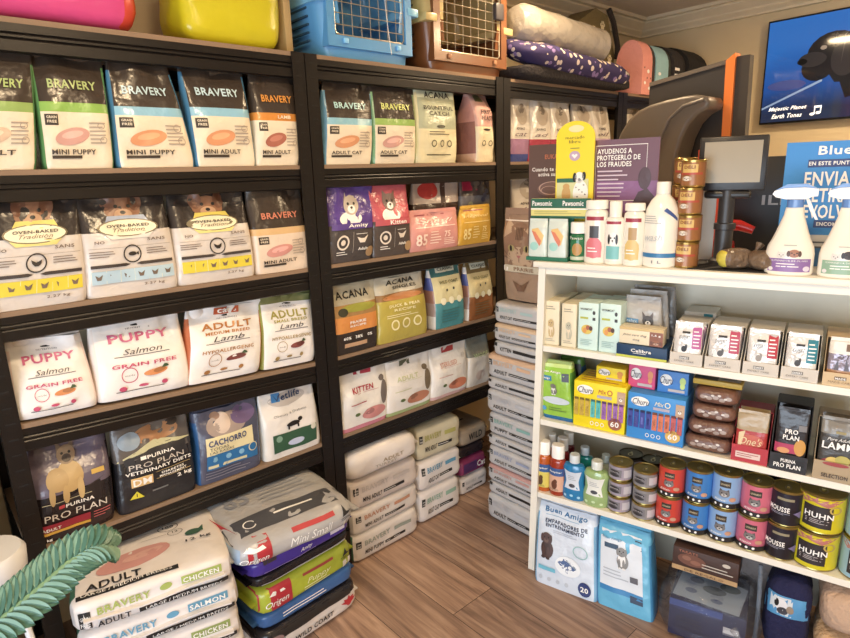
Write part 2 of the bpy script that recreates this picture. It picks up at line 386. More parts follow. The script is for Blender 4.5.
# ---------------------------------------------------------------- black boltless shelving
BW = .9123; SZ = [1.8, 1.4738, 1.1524, .8316, .5392]
steel = mat((25, 21, 20), .36, .3, .05, 200, .08); steel_d = mat((14, 12, 12), .6); mdf = mat((138, 114, 92), .75, 0, .1, 150, .08)
post_mb = {}
def post(front, right):
    mb = MB(); sg = -1 if right else 1; x0 = 0; a = .042
    def bx(x, y, z, X, Y, Z, m): 
        if right: x, X = -X, -x
        if not front: y, Y = -Y, -y
        mb.box(x, y, z, X, Y, Z, m)
    bx(0, 0, 0, a, .003, 1.8, steel); bx(0, .003, 0, .003, a, 1.8, steel)
    for k in range(44):
        z = .03+k*.0405; bx(.012, -.0006, z, .032, 0, z+.0035, steel_d)
        bx(-.0006, .014, z, 0, .03, z+.012, steel_d)
    return mb
def beam_mb(W, dz=0):
    # profile (y,z) relative to shelf top, extruded in x
    P = [(.004, -.004), (.001, -.008), (.001, -.03), (.004, -.032), (.001, -.036), (.001, -.041), (.004, -.043), (.001, -.047), (.001, -.07), (.006, -.073), (.018, -.073), (.018, -.0125), (.0042, -.0125), (.0042, -.004)]
    mb = MB(); n = len(P); x0, x1 = .003, W-.003
    vs = [(x0, y, z) for y, z in P]+[(x1, y, z+dz) for y, z in P]
    mb.add(vs, [(i, (i+1) % n, n+(i+1) % n, n+i) for i in range(n)]+[tuple(range(n)), tuple(range(n, 2*n))], steel); return mb
LB = ['black metal shelving bay at the left, holding the largest food bags', 'second black metal shelving bay from the left, under the blue pet carrier', 'third black metal shelving bay, behind the grey stacked sacks', 'last black metal shelving bay, in the corner behind the monitor']
TILT = .045
for i in range(4):
    t = thing('shelving_unit', LB[i], 'shelving unit', (i*BW, 0, 0), group='black boltless shelving bays')
    W = BW-.003
    for fr in (1, 0):
        for rg in (0, 1): post(fr, rg).build('post', t, (W if rg else 0, 0 if fr else .445, 0), smooth=False)
    for j, z in enumerate(SZ):
        dz = -TILT if (i == 0 and j == 3) else 0; z0 = z-dz
        o = beam_mb(W, dz).build('beam', t, (0, .004, z0), smooth=False)
        o = beam_mb(W, dz).build('beam', t, (0, .425, z0), smooth=False)
        mb = MB(); mb.add([(.004, .0045, z0-.012), (W-.004, .0045, z0+dz-.012), (W-.004, .44, z0+dz-.012), (.004, .44, z0-.012), (.004, .0045, z0), (W-.004, .0045, z0+dz), (W-.004, .44, z0+dz), (.004, .44, z0)], [(0, 3, 2, 1), (4, 5, 6, 7), (0, 1, 5, 4), (1, 2, 6, 5), (2, 3, 7, 6), (3, 0, 4, 7)], mdf).build('shelf_board', t, smooth=False)
def shelfz(j, s):
    if j == 3 and s < BW: return SZ[3]+TILT*(1-s/BW)
    return SZ[j]
# ---------------------------------------------------------------- white counter unit
CZ = [1.15, .869, .605, .325]; white = mat((232, 228, 216), .42, 0, .03, 60, .02)
cu = thing('display_counter', 'white wooden counter unit with three open shelves of pet products', 'counter', FC.w(0, 0, 0), FC.rz)
CL = 1.15
MB().box(0, -.008, 1.132, CL+.02, .5, 1.15, white, .002).build('counter_top', cu)
mb = MB(); k = .03     # left side, slightly splayed at the foot
for y0, y1 in ((0, .3),): mb.add([(-.008, y0, 0), (.016, y0, 0), (.016, y1, 0), (-.008, y1, 0), (.016, y0, 1.131), (.04, y0, 1.131), (.04, y1, 1.131), (.016, y1, 1.131)], [(0, 3, 2, 1), (4, 5, 6, 7), (0, 1, 5, 4), (1, 2, 6, 5), (2, 3, 7, 6), (3, 0, 4, 7)], white)
mb.build('side_panel', cu, smooth=False)
MB().box(CL, 0, 0, CL+.025, .3, 1.131, white).build('side_panel', cu, smooth=False)
MB().box(.041, .001, 1.11, CL-.001, .299, 1.131, white).build('top_rail', cu, smooth=False)
for z in CZ[1:]:
    e = .016+.024*z/1.131
    MB().box(e+.001, .001, z-.02, CL-.001, .287, z, white, .001).build('shelf_board', cu, smooth=False)
MB().box(.042, .288, .02, CL-.001, .299, 1.109, mat((222, 216, 198), .5)).build('back_panel', cu, smooth=False)
# ---------------------------------------------------------------- food bags standing on the shelves
CR_ = (232, 216, 188); DKB = (66, 54, 46)
def bravery(title, sub, band, txt, meat, k, gus=None, bt=None, low=None):
    b = ink(band); t = ink(txt)
    z = [(.47, film(low or CR_)), (.55, film(band)), (1, film(DKB))]
    d = [('T', 'BRAVERY', .5, .7, .66, .075, t), ('R', .08, .36, .25, .45, ink((60, 50, 42))), ('T', 'GRAIN', .165, .425, .13, .022, ink(CR_)), ('T', 'FREE', .165, .39, .12, .022, ink(CR_)),
         ('E', .42, .27, .24, .07, ink(meat), .12), ('E', .42, .285, .15, .03, ink(tuple(min(255, v+25) for v in meat)), .12),
         ('T', title, .42, .14, .6, .042, ink(DKB)), ('R', .12, .085, .52, .11, ink(DKB)),
         ('L', .66, .2, .92, .4, 6, ink((170, 150, 130))), ('O', .82, .36, .05, .05*k, .2, ink((170, 150, 130))), ('O', .84, .24, .05, .05*k, .2, ink((170, 150, 130)))]
    if bt: d.append(('T', bt, .62, .51, .3, .035, ink(CR_)))
    return z, d, (film(gus) if gus else None)
def oven(main, k, animal='bird'):
    m = ink(main); y = ink((225, 205, 80)) if main[2] < 150 else ink((150, 165, 190)); g = ink((120, 100, 85)); W = ink((214, 204, 192))
    z = [(.62, film((214, 204, 196))), (1, film((58, 50, 46)))]
    d = [('E', .48, .83, .2, .12, ink((150, 98, 66))), ('E', .33, .9, .08, .09, ink((120, 74, 50))), ('E', .63, .9, .08, .09, ink((120, 74, 50))), ('E', .48, .78, .1, .055, ink((196, 150, 110))), ('E', .48, .8, .03, .018, ink(BK)), ('E', .41, .86, .022, .018, ink(BK)), ('E', .55, .86, .022, .018, ink(BK)),
         ('P', [(.26, .7), (.74, .7), (.7, .77), (.3, .77)], y), ('P', [(.3, .55), (.7, .55), (.76, .6), (.24, .6)], ink((230, 215, 120)) if main[2] < 150 else ink((225, 220, 205))),
         ('E', .5, .655, .33, .085, ink((120, 105, 70))), ('E', .5, .655, .31, .075, ink((235, 228, 190))), ('T', 'OVEN-BAKED', .5, .675, .46, .028, ink((60, 45, 40))), ('T', 'Tradition', .5, .635, .34, .035, ink((120, 90, 60)), 'i'),
         ('T', 'NO', .17, .53, .1, .028, g), ('T', 'SANS', .78, .53, .2, .03, g), ('R', .06, .47, .94, .473, g), ('L', .06, .38, .34, .45, 3, g), ('L', .66, .38, .94, .45, 3, g),
         ('O', .5, .4, .1, .1*k, .14, ink((50, 44, 42))),
         ('P', [(.06, .285), (.42, .285), (.47, .3), (.42, .315), (.06, .315)], ink((66, 56, 54))), ('P', [(.94, .285), (.58, .285), (.53, .3), (.58, .315), (.94, .315)], ink((66, 56, 54))),
         ('R', .06, .13, .94, .255, m)]
    B = ink((50, 44, 42))
    if animal == 'bird': d += [('P', [(.45, .43), (.46, .395), (.485, .37), (.52, .37), (.545, .39), (.555, .43), (.53, .415), (.5, .405), (.475, .41)], B)]
    else: d += [('E', .5, .4, .045, .02, B), ('P', [(.54, .4), (.57, .42), (.57, .38)], B)]
    for i in range(6):
        x = .06+.147*i; d.append(('R', x-.002, .13, x+.002, .255, ink((240, 235, 200)))); d.append(('P', [(x+.05, .17), (x+.09, .17), (x+.11, .225), (x+.07, .2), (x+.035, .22)], g))
    d.append(('T', '2.27 kg', .7, .085, .22, .032, g))
    return z, d, None
def carewhite(lines, col, k, gus, meat, tagc=None, tagtext=None, topc=None):
    c = ink(col); g = ink((90, 84, 90)); z = [(1, sack((238, 234, 232)))] if not topc else [(.9, sack((238, 234, 232))), (1, sack(topc))]
    d = [('E', .5, .88, .07, .012, ink(BK)), ('T', 'NUTRITION', .5, .845, .26, .02, g, 's'), ('T', lines[0], .5, .745, .66 if len(lines[0]) > 4 else .5, .1 if not tagtext else .085, c)]
    if lines[1]: d.append(('T', lines[1], .5, .66, .58, .038, c))
    d += [('T', lines[2], .5, .585, .42, .065, ink((60, 54, 60)), 'i'), ('L', .2, .52, .8, .545, 1, g), ('T', lines[3], .5, .425, .68, .048, ink(lines[4])),
          ('O', .33, .3, .085, .085*k, .1, ink(lines[4])), ('T', 'made', .33, .3, .1, .02, g, 's'), ('E', .6, .3, .13, .04, ink(meat), .1), ('E', .64, .315, .07, .03, ink(tuple(int(v*.8) for v in meat)), .1), ('P', [(.66, .33), (.7, .38), (.73, .37), (.75, .34)], ink((60, 90, 60))),
          ('E', .25, .14, .04, .03, ink(lines[4])), ('E', .46, .15, .05, .018, ink(lines[4])), ('E', .68, .15, .032, .03, ink(lines[4])), ('L', .18, .09, .8, .12, 1, g)]
    if tagtext: d += [('R', .33, .9, .66, .99, ink(tagc)), ('T', tagtext, .5, .945, .26, .055, ink(WH))]
    return z, d, sack(gus)
NB = 0
GA = {0: 'foil food bags on the shelf under the top shelf', 1: 'food bags on the shelf below the foil bags', 2: 'white and bright food bags on the middle shelf', 3: 'food bags on the lowest shelf'}
def shelf_bag(j, px, ytop, label, des, name='food_bag', d=.085, dep=.004, F=FA, z0=None, lean=.0, wr=.007, full=.5, seal=None, group=None, n=3.8, twist=0, topd=.012, hmax=None, cat='food bag', sh=.02, extra=None):
    global NB
    NB += 1; xl, xr, xtl, xtr = px
    zz = SZ[j] if z0 is None else z0
    s0 = F.col(xl, dep, zz); s1 = F.col(xr, dep, zz)
    ry = 0
    if F is FA and z0 is None and j == 3 and s1 < BW: zz = shelfz(j, s0)+.002; ry = math.atan(TILT/BW)
    if F is FA and (j == 1 or (j == 2 and xl > 320)) and not hmax: ytop -= 7
    zt = F.inv((xtl+xtr)/2, ytop, dep+d/2+lean)[1]
    if z0 is None:
        top = (shelfz(j-1, s0) if j else 9); lim = top-.016-zz-sh
        h = min(zt-zz-sh, lim)
    else: h = zt-zz-sh
    if hmax: h = min(h, hmax)
    t0 = F.col(xtl, dep+d/2+lean, zz+h); t1 = F.col(xtr, dep+d/2+lean, zz+h)
    e_ = (s1-s0)*.03; s0 -= e_; s1 += e_*.6; w = s1-s0; k = w/h
    zones, dec, gus = des(k)
    P = Pouch(w, h, d, wt=min((t1-t0)*1.04, w), dx=(t0+t1)/2-(s0+s1)/2, lean=lean, seed=NB*1.37, wr=wr, full=full, n=n, twist=twist, topd=topd)
    t = thing(name, label, cat, F.w((s0+s1)/2, dep, zz+.0006), F.rz, group, ry=ry)
    mb = MB(); P.body(mb, zones, gus); printon(mb, P.fn, dec); mb.build('bag_body', t)
    P.seal(seal or zones[-1][1], sh).build('top_seal', t)
    return t, P
B = bravery; SALM = (226, 148, 100); PINK = (206, 150, 138)
GR2 = 'foil food bags on the second shelf from the top'
shelf_bag(1, (-44, 37, -38, 30), 44, 'cut-off foil food bag with green band, at the left edge under the pink pack', lambda k: B('ADULT', '', (150, 185, 95), (170, 195, 110), (214, 180, 150), k, (90, 140, 90)), group=GR2)
shelf_bag(1, (47, 116, 27, 100), 48, 'foil bag reading MINI PUPPY with green band and green side', lambda k: B('MINI PUPPY', '', (140, 190, 80), (176, 196, 120), PINK, k, (92, 150, 84)), group=GR2, d=.1, wr=.008)
shelf_bag(1, (121, 197, 106, 164), 57, 'foil bag reading MINI PUPPY with light blue band', lambda k: B('MINI PUPPY', '', (130, 190, 220), (185, 215, 225), SALM, k, (60, 120, 160)), group=GR2, wr=.008)
shelf_bag(1, (199, 258, 172, 243), 60, 'foil bag reading MINI ADULT with light blue band, beside the orange-banded one', lambda k: B('MINI ADULT', '', (130, 190, 220), (185, 215, 225), SALM, k, (60, 120, 160)), group=GR2, wr=.008)
shelf_bag(1, (259, 301, 247, 293), 71, 'narrow foil bag reading MINI ADULT with orange band, next to the post', lambda k: B('MINI ADULT', '', (226, 140, 50), (235, 150, 50), (180, 100, 80), k, None, 'LAMB'), group=GR2, wr=.008)
# second bay, same shelf
shelf_bag(1, (327, 373, 322, 370), 82, 'foil bag reading ADULT CAT with light blue band', lambda k: B('ADULT CAT', '', (130, 190, 210), (170, 220, 220), SALM, k, (100, 160, 200)), group=GR2)
shelf_bag(1, (376, 417, 367, 414), 84, 'foil bag reading ADULT CAT with green band', lambda k: B('ADULT CAT', '', (150, 190, 90), (210, 220, 110), PINK, k, (120, 170, 120)), group=GR2)
def acana(k, top, mid, low, t2, tc=(60, 56, 40)):
    g = ink((90, 84, 60)); return [(.42, film(low)), (.8, film(mid)), (1, film(top))], [('T', 'ACANA', .5, .84, .62, .08, ink((44, 38, 30))), ('R', .12, .76, .88, .762, ink((220, 215, 160))), ('T', t2[0], .5, .68, .72, .05, ink(tc)), ('T', t2[1], .5, .61, .5, .05, ink(tc)), ('E', .52, .45, .1, .02, ink((60, 60, 40))), ('L', .25, .34, .75, .4, 2, g),
        ('O', .35, .24, .06, .06*k, .3, g), ('O', .55, .24, .06, .06*k, .3, g), ('O', .75, .24, .06, .06*k, .3, g), ('L', .2, .08, .8, .12, 1, g)], film((220, 205, 150))
shelf_bag(1, (419, 458, 414, 452), 84, 'pale sage and cream foil cat food bag standing upright between brown and pink bags', lambda k: acana(k, (208, 214, 180), (176, 182, 150), (226, 214, 168), ('BOUNTIFUL', 'CATCH')), group=GR2, seal=film((206, 206, 170)))
t, P = shelf_bag(1, (478, 496, 462, 486), 88, 'pale pink and cream foil cat food bag turned sideways next to the post', lambda k: ([(.47, film((232, 214, 170))), (1, film((214, 160, 146)))], [('T', 'FIRST', .5, .66, .5, .06, ink((70, 40, 40))), ('T', 'FEAST', .55, .58, .6, .06, ink((70, 40, 40))), ('P', [(.2, .8), (.6, .8), (.5, .95), (.3, .95)], ink((92, 90, 50))), ('E', .5, .43, .2, .015, ink((60, 40, 30))), ('O', .35, .25, .1, .1*k, .3, ink((90, 84, 60))), ('O', .7, .25, .1, .1*k, .3, ink((90, 84, 60)))], [(.12, film((226, 180, 150))), (.55, film((160, 104, 92))), (1, film((206, 140, 126)))]), group=GR2, d=.14, full=.6)
# --- third shelf, first bay
GR3 = 'food bags on the third shelf from the top'
Y_ = (232, 212, 50); BL = (176, 208, 224)
shelf_bag(2, (-19, 88, -12, 74), 186, 'grey food bag with yellow strip and dog portrait, cut by the left edge', lambda k: oven(Y_, k), group=GR3, d=.1)
shelf_bag(2, (91, 180, 76, 160), 184, 'grey food bag with pale blue strip and dog portrait', lambda k: oven(BL, k, 'fish'), group=GR3, d=.1)
shelf_bag(2, (182, 257, 167, 240), 184, 'grey food bag with yellow strip and dog portrait, beside the pink-tinted foil bag', lambda k: oven(Y_, k), group=GR3, d=.1)
shelf_bag(2, (260, 311, 244, 300), 184, 'foil bag reading MINI ADULT with pale orange band, on the third shelf by the post', lambda k: B('MINI ADULT', '', (222, 178, 120), (216, 120, 90), (214, 140, 130), k, None, None, (226, 204, 180)), group=GR3)
# --- third shelf, second bay
def catbag(k, top, low, txt, fur, prt=WH):
    return [(.5, film(low)), (1, film(top))], [('E', .45, .58, .24, .1, ink(prt))]+face('cat', .47, .76, .17, k, fur, None, prt)+[('R', .06, .44, .94, .52, ink(top)), ('T', txt, .6, .48, .42, .06, ink(WH)), ('O', .28, .27, .13, .13*k, .25, ink((226, 214, 200))), ('E', .28, .27, .05, .05*k, ink((226, 214, 200))), ('R', .5, .12, .505, .4, ink((200, 190, 180))), ('P', [(.58, .33), (.64, .25), (.74, .25), (.82, .35), (.74, .31), (.66, .31)], ink((226, 214, 200))), ('L', .15, .1, .42, .16, 2, ink(WH)), ('L', .56, .36, .86, .38, 1, ink(WH)), ('T', 'Adult', .7, .17, .2, .04, ink(WH)), ('E', .88, .12, .1, .07, ink((176, 140, 96)))], None
shelf_bag(2, (329, 373, 327, 371), 188, 'purple cat food bag with white cat portrait', lambda k: catbag(k, (86, 58, 150), (78, 70, 70), 'Amity', (190, 175, 160)), group=GR3)
shelf_bag(2, (375, 412, 368, 405), 186, 'red cat food bag with kitten portrait, between purple and pink bags', lambda k: catbag(k, (206, 84, 96), (84, 74, 70), 'Kitten', (130, 105, 95)), group=GR3)
def origen85(k, c, tx, t1): return [(1, film(c))], [('T', t1, .5, .78, .7, .1, ink(tx), 'i'), ('R', .1, .93, .7, .96, ink((170, 70, 70))), ('R', .1, .61, .9, .63, ink(tx)), ('T', '85', .2, .3, .22, .3, ink(tx)), ('L', .38, .15, .62, .52, 5, ink(tx)), ('T', '75', .72, .4, .12, .16, ink(tx)), ('L', .66, .1, .92, .3, 4, ink(tx))], None
t, P = shelf_bag(2, (412, 459, 409, 455), 208, 'short pink food bag reading 85 at the front of the third shelf', lambda k: origen85(k, (222, 148, 142), (248, 220, 206), 'Small'), group=GR3, hmax=.14, d=.055, dep=.006, sh=.012)
shelf_bag(2, (460, 491, 460, 489), 205, 'short yellow food bag at the front of the third shelf beside the pink one', lambda k: origen85(k, (222, 168, 50), (246, 222, 140), 'Regional'), group=GR3, hmax=.15, d=.05, dep=.006, sh=.012)
shelf_bag(2, (414, 458, 413, 457), 178, 'brown food bag with red patch standing behind the short pink bag', lambda k: ([(.5, film((120, 82, 66))), (.62, film((70, 46, 38))), (1, film((196, 174, 158)))], [('E', .3, .8, .2, .12, ink((206, 50, 44))), ('R', .55, .55, .66, .95, ink((80, 50, 40)))], None), group=GR3, dep=.07, d=.07)
shelf_bag(2, (462, 492, 460, 488), 178, 'dark floral food bag with crimson top standing behind the short yellow bag', lambda k: ([(.7, film((120, 116, 120))), (1, film((90, 74, 66)))], [('R', -.02, .78, .5, .97, ink((180, 30, 60)))]+[('E', .1+.8*((i*7) % 10)/10, .45+.5*((i*3) % 8)/8, .08, .04, ink([(150, 150, 120), (60, 60, 90), (110, 90, 70)][i % 3])) for i in range(9)], None), group=GR3, dep=.07, d=.06)
# --- fourth shelf, first bay
GR4 = 'food bags on the fourth shelf from the top'
PK = (206, 84, 132); RD = (206, 70, 110)
shelf_bag(3, (22, 102, 2, 74), 330, 'white bag reading PUPPY and GRAIN FREE, nearest the left edge', lambda k: carewhite(('PUPPY', '', 'Salmon', 'GRAIN FREE', RD), PK, k, (236, 214, 208), (226, 140, 80)), group=GR4, d=.13, full=.4, wr=.009, n=4)
shelf_bag(3, (104, 194, 84, 171), 308, 'white bag reading PUPPY and GRAIN FREE, right of its twin, before a crimson gap', lambda k: carewhite(('PUPPY', '', 'Salmon', 'GRAIN FREE', RD), PK, k, (236, 224, 216), (226, 140, 80)), group=GR4, d=.13, full=.4, wr=.009, n=4)
shelf_bag(3, (190, 262, 181, 258), 299, 'white bag reading ADULT MEDIUM BREED with orange tab and orange side', lambda k: carewhite(('ADULT', 'MEDIUM BREED', 'Lamb', 'HYPOALLERGENIC', (180, 120, 60)), (196, 122, 50), k, (206, 106, 62), (140, 66, 62), (206, 84, 44), 'care'), group=GR4, d=.12, full=.45, wr=.009, n=4)
shelf_bag(3, (265, 317, 254, 309), 289, 'white bag reading ADULT SMALL BREED with olive top, next to the post', lambda k: carewhite(('ADULT', 'SMALL BREED', 'Lamb', 'HYPOALLERGENIC', (170, 140, 80)), (166, 158, 60), k, (146, 150, 60), (140, 66, 62), None, None, (120, 126, 70)), group=GR4, d=.12, full=.45, wr=.009, n=4)
# --- fourth shelf, second bay
def acana2(k, a, b, c, t1, meatc):
    return [(.32, film(c)), (.55, film(b)), (.72, film(meatc)), (1, film(a))], [('T', 'ACANA', .45, .86, .72, .11, ink((30, 28, 26))), ('E', .55, .66, .4, .06, ink((160, 160, 50))), ('E', .2, .62, .1, .06, ink((60, 60, 40))), ('T', t1, .5, .46, .36, .04, ink(WH)), ('T', 'RECIPE', .5, .405, .36, .03, ink(WH)), ('T', '60%', .25, .24, .16, .045, ink(WH)), ('T', '38%', .5, .24, .16, .045, ink(WH)), ('T', '0%', .75, .24, .1, .045, ink(WH)), ('R', .2, .1, .7, .16, ink((206, 160, 120)))], None
shelf_bag(3, (337, 379, 329, 373), 278, 'food bag with black foot, orange middle and grey top, by the post', lambda k: acana2(k, (186, 178, 150), (228, 142, 62), (52, 42, 38), 'PRAIRIE', (176, 130, 70)), group=GR4)
shelf_bag(3, (381, 429, 374, 420), 271, 'mustard yellow food bag with pale grey top', lambda k: ([(.66, film((190, 172, 66))), (.76, film((150, 108, 62))), (1, film((190, 186, 166)))], [('T', 'ACANA', .5, .93, .6, .08, ink((36, 34, 30))), ('T', 'SINGLES', .58, .84, .5, .05, ink((36, 34, 30))), ('E', .5, .7, .4, .05, ink((196, 120, 60))), ('T', 'DUCK & PEAR', .5, .57, .6, .045, ink((240, 232, 180))), ('T', 'RECIPE', .5, .5, .4, .04, ink((240, 232, 180))), ('L', .15, .38, .85, .44, 2, ink((240, 232, 180)))]+[('E', x, .27, .08, .08*k, ink((240, 232, 180))) for x in (.3, .52, .74)]+[('E', x, .27, .055, .055*k, ink((190, 172, 66))) for x in (.3, .52, .74)], None), group=GR4)
SG = [(.22, film((206, 200, 190))), (.42, film((160, 136, 126))), (.6, film((160, 110, 90))), (.78, film((80, 90, 160))), (1, film((214, 210, 204)))]
def gourmet(k, a, b, c, gus): return [(.4, film(c)), (.78, film(b)), (1, film(a))], [('R', .2, .84, .8, .94, ink((214, 218, 196))), ('T', 'CLASSIC', .5, .89, .5, .045, ink((60, 70, 66))), ('T', 'WILD COAST', .5, .7, .6, .045, ink((100, 100, 60))), ('E', .4, .58, .03, .02, ink((60, 60, 60))), ('E', .62, .59, .03, .02, ink((60, 60, 60)))]+[('E', x, .42, .08, .08*k, ink((236, 232, 200))) for x in (.25, .5, .75)]+[('L', .2, .08, .85, .3, 5, ink(a))], gus
shelf_bag(3, (437, 466, 426, 458), 256, 'teal and cream food bag with a photo printed side, right of the mustard bag', lambda k: gourmet(k, (60, 120, 122), (222, 214, 160), (70, 150, 160), SG), group=GR4, d=.1)
shelf_bag(3, (470, 495, 464, 487), 254, 'rust and cream food bag at the right end beside the post', lambda k: gourmet(k, (120, 100, 60), (214, 196, 140), (156, 92, 48), SG), group=GR4, d=.09)
# --- fifth shelf, first bay
GR5 = 'food bags on the fifth shelf from the top'
def proplan(k): return [(.3, film((48, 34, 36))), (.52, film((36, 30, 34))), (1, film((104, 92, 112)))], [
    ('P', [(0.02, .3), (.98, .3), (.98, .6), (.6, .5), (.25, .42), (.02, .44)], ink((40, 33, 37))), ('R', .12, .435, .7, .442, ink((200, 190, 150))),
    ('E', .47, .66, .16, .15, ink((196, 160, 100))), ('E', .32, .66, .13, .11, ink((186, 150, 92))), ('E', .24, .52, .035, .11, ink((186, 150, 92))), ('E', .4, .5, .04, .1, ink((196, 160, 100))), ('E', .58, .52, .04, .12, ink((206, 172, 112)))]+face('upright', .47, .87, .11, k, (150, 122, 92), (120, 96, 76), (80, 66, 56))+[
    ('R', .3, .362, .37, .40, ink((200, 60, 70))), ('T', 'PURINA', .55, .38, .34, .04, ink(WH)), ('T', 'PRO PLAN', .5, .29, .74, .075, ink((214, 206, 196)), 'n'), ('R', .06, .13, .66, .215, ink((170, 30, 50))), ('T', 'ADULT', .2, .16, .22, .035, ink(WH)), ('R', .06, .095, .66, .125, ink((226, 168, 50))), ('L', .7, .12, .92, .22, 3, ink((206, 90, 90))), ('T', '3 kg', .14, .045, .12, .035, ink(WH)), ('R', .72, .62, .88, .67, ink((214, 170, 70)))], film((58, 50, 60))
shelf_bag(4, (38, 117, 20, 106), 432, 'dark food bag with standing bulldog picture and red stripe', proplan, group=GR5, d=.15, full=.6)
def vetdiet(k): return [(.62, film((40, 40, 46))), (1, film((96, 90, 88)))], [
    ('E', .55, .86, .3, .1, ink((176, 120, 76))), ('E', .78, .93, .08, .05, ink((40, 34, 32))), ('E', .2, .84, .14, .1, ink((140, 160, 180))), ('P', [(.03, .5), (.97, .5), (.97, .7), (.5, .78), (.03, .63)], ink((44, 44, 50))), ('P', [(.03, .63), (.5, .78), (.97, .7), (.97, .71), (.5, .795), (.03, .64)], ink((200, 196, 150))),
    ('R', .3, .61, .37, .65, ink(WH)), ('T', 'PURINA', .56, .63, .36, .04, ink(WH)), ('T', 'PRO PLAN', .5, .55, .7, .06, ink((214, 206, 196)), 'n'), ('T', 'VETERINARY DIETS', .52, .48, .84, .04, ink(WH)), ('R', .16, .31, .42, .42, ink((232, 190, 120))), ('T', 'DM', .29, .365, .22, .08, ink(WH)), ('R', .46, .34, .92, .345, ink((200, 170, 100))), ('R', .46, .425, .92, .43, ink((200, 170, 100))), ('T', 'DIABETES', .68, .4, .3, .025, ink(WH)), ('T', 'MANAGEMENT', .68, .365, .36, .025, ink(WH)), ('P', [(.13, .17), (.3, .17), (.215, .26)], ink((232, 220, 40))), ('R', .21, .185, .22, .235, ink(BK)), ('T', '2 kg', .82, .3, .2, .055, ink(WH)), ('R', .4, .2, .6, .22, ink((120, 120, 120)))], None
shelf_bag(4, (123, 198, 111, 184), 414, 'black food bag with yellow triangle warning mark reading 2 kg', vetdiet, group=GR5, d=.1, full=.5, wr=.009)
def cachorro(k): return [(1, film((80, 84, 110)))], [('E', .45, .78, .3, .16, ink((170, 150, 140))), ('E', .72, .85, .2, .12, ink((110, 90, 140))), ('E', .38, .82, .12, .14, ink((214, 190, 170))), ('E', .3, .92, .07, .05, ink((160, 120, 96))), ('R', .12, .41, .84, .66, ink((236, 222, 170))), ('T', 'CACHORRO', .44, .58, .58, .085, ink((30, 60, 130))), ('T', 'TODAS', .3, .5, .28, .04, ink((90, 90, 90)), 'n'), ('T', 'LAS RAZAS', .34, .45, .36, .035, ink((90, 90, 90)), 'n'), ('R', .12, .2, .9, .41, ink((30, 110, 180)))]+[('E', x, .34, .04, .04*k, ink((120, 180, 220))) for x in (.24, .44, .64)]+[('O', .82, .36, .07, .07*k, .2, ink((214, 206, 170))), ('R', .14, .22, .72, .26, ink((214, 206, 160))), ('L', .1, .06, .9, .18, 3, ink((120, 120, 140)))], film((40, 90, 150))
shelf_bag(4, (202, 263, 187, 256), 398, 'blue bag reading CACHORRO with a cream and blue label', cachorro, group=GR5, d=.12, full=.7, wr=.008, topd=.05)
def vetlife(k): return [(1, film((228, 224, 218)))], [('E', .48, .84, .34, .1, ink((190, 182, 178))), ('R', .2, .82, .34, .95, ink((40, 120, 190))), ('T', 'Vetlife', .48, .88, .5, .1, ink((30, 60, 110))), ('T', 'Obesity & Diabetic', .48, .63, .6, .04, ink((110, 110, 116)), 'n'), ('E', .5, .47, .12, .035, ink(BK)), ('R', .4, .4, .43, .46, ink(BK)), ('R', .57, .4, .6, .46, ink(BK)), ('E', .63, .51, .04, .03, ink(BK)), ('R', .14, .1, .9, .37, ink((46, 92, 66))), ('E', .24, .3, .05, .05*k, ink((120, 160, 140))), ('E', .84, .34, .05, .05*k, ink((214, 214, 200))), ('E', .52, .2, .14, .05, ink((190, 200, 230)))], film((226, 222, 214))
shelf_bag(4, (268, 322, 258, 310), 380, 'white food bag with dark green panel and small dog silhouette', vetlife, group=GR5, d=.08, full=.5)
# --- fifth shelf, second bay
def kit(k, head, title, tc, meat, low, catc): return [(.07, film(low)), (1, film((226, 222, 218)))], [('R', .3, .88, .62, .98, ink(head)), ('T', title, .42, .66, .44, .09, ink(tc)), ('R', .3, .59, .75, .595, ink(tc)), ('E', .88, .5, .08, .2, ink(catc)), ('E', .84, .74, .06, .05, ink(catc)), ('E', .66, .22, .26, .1, ink(meat)), ('E', .55, .26, .1, .05, ink(tuple(int(v*.8) for v in meat))), ('E', .3, .26, .05, .03, ink((90, 110, 60))), ('L', .15, .42, .6, .46, 1, ink(tc))], None
shelf_bag(4, (344, 388, 338, 385), 360, 'white bag reading KITTEN in crimson letters, by the post', lambda k: kit(k, (176, 30, 60), 'KITTEN', (186, 30, 56), (206, 130, 130), (206, 120, 140), (110, 100, 96)), group=GR5)
shelf_bag(4, (389, 432, 383, 428), 352, 'white food bag with pale green top beside the KITTEN bag', lambda k: kit(k, (90, 96, 70), 'ADULT', (190, 196, 150), (190, 120, 90), (160, 180, 120), (120, 104, 80)), group=GR5)
shelf_bag(4, (433, 468, 427, 466), 340, 'white bag with pale pink lettering and orange fish picture', lambda k: kit(k, (190, 60, 60), 'STERILISED', (206, 150, 140), (206, 120, 90), (210, 170, 170), (200, 196, 190)), group=GR5)
shelf_bag(4, (469, 491, 465, 486), 330, 'grey and cream bag at the right end of the lowest shelf', lambda k: ([(.6, film((206, 200, 190))), (1, film((120, 122, 112)))], [('T', 'WOOF', .5, .62, .6, .08, ink((150, 170, 120))), ('E', .5, .2, .2, .1, ink((190, 170, 160)))], None), group=GR5)
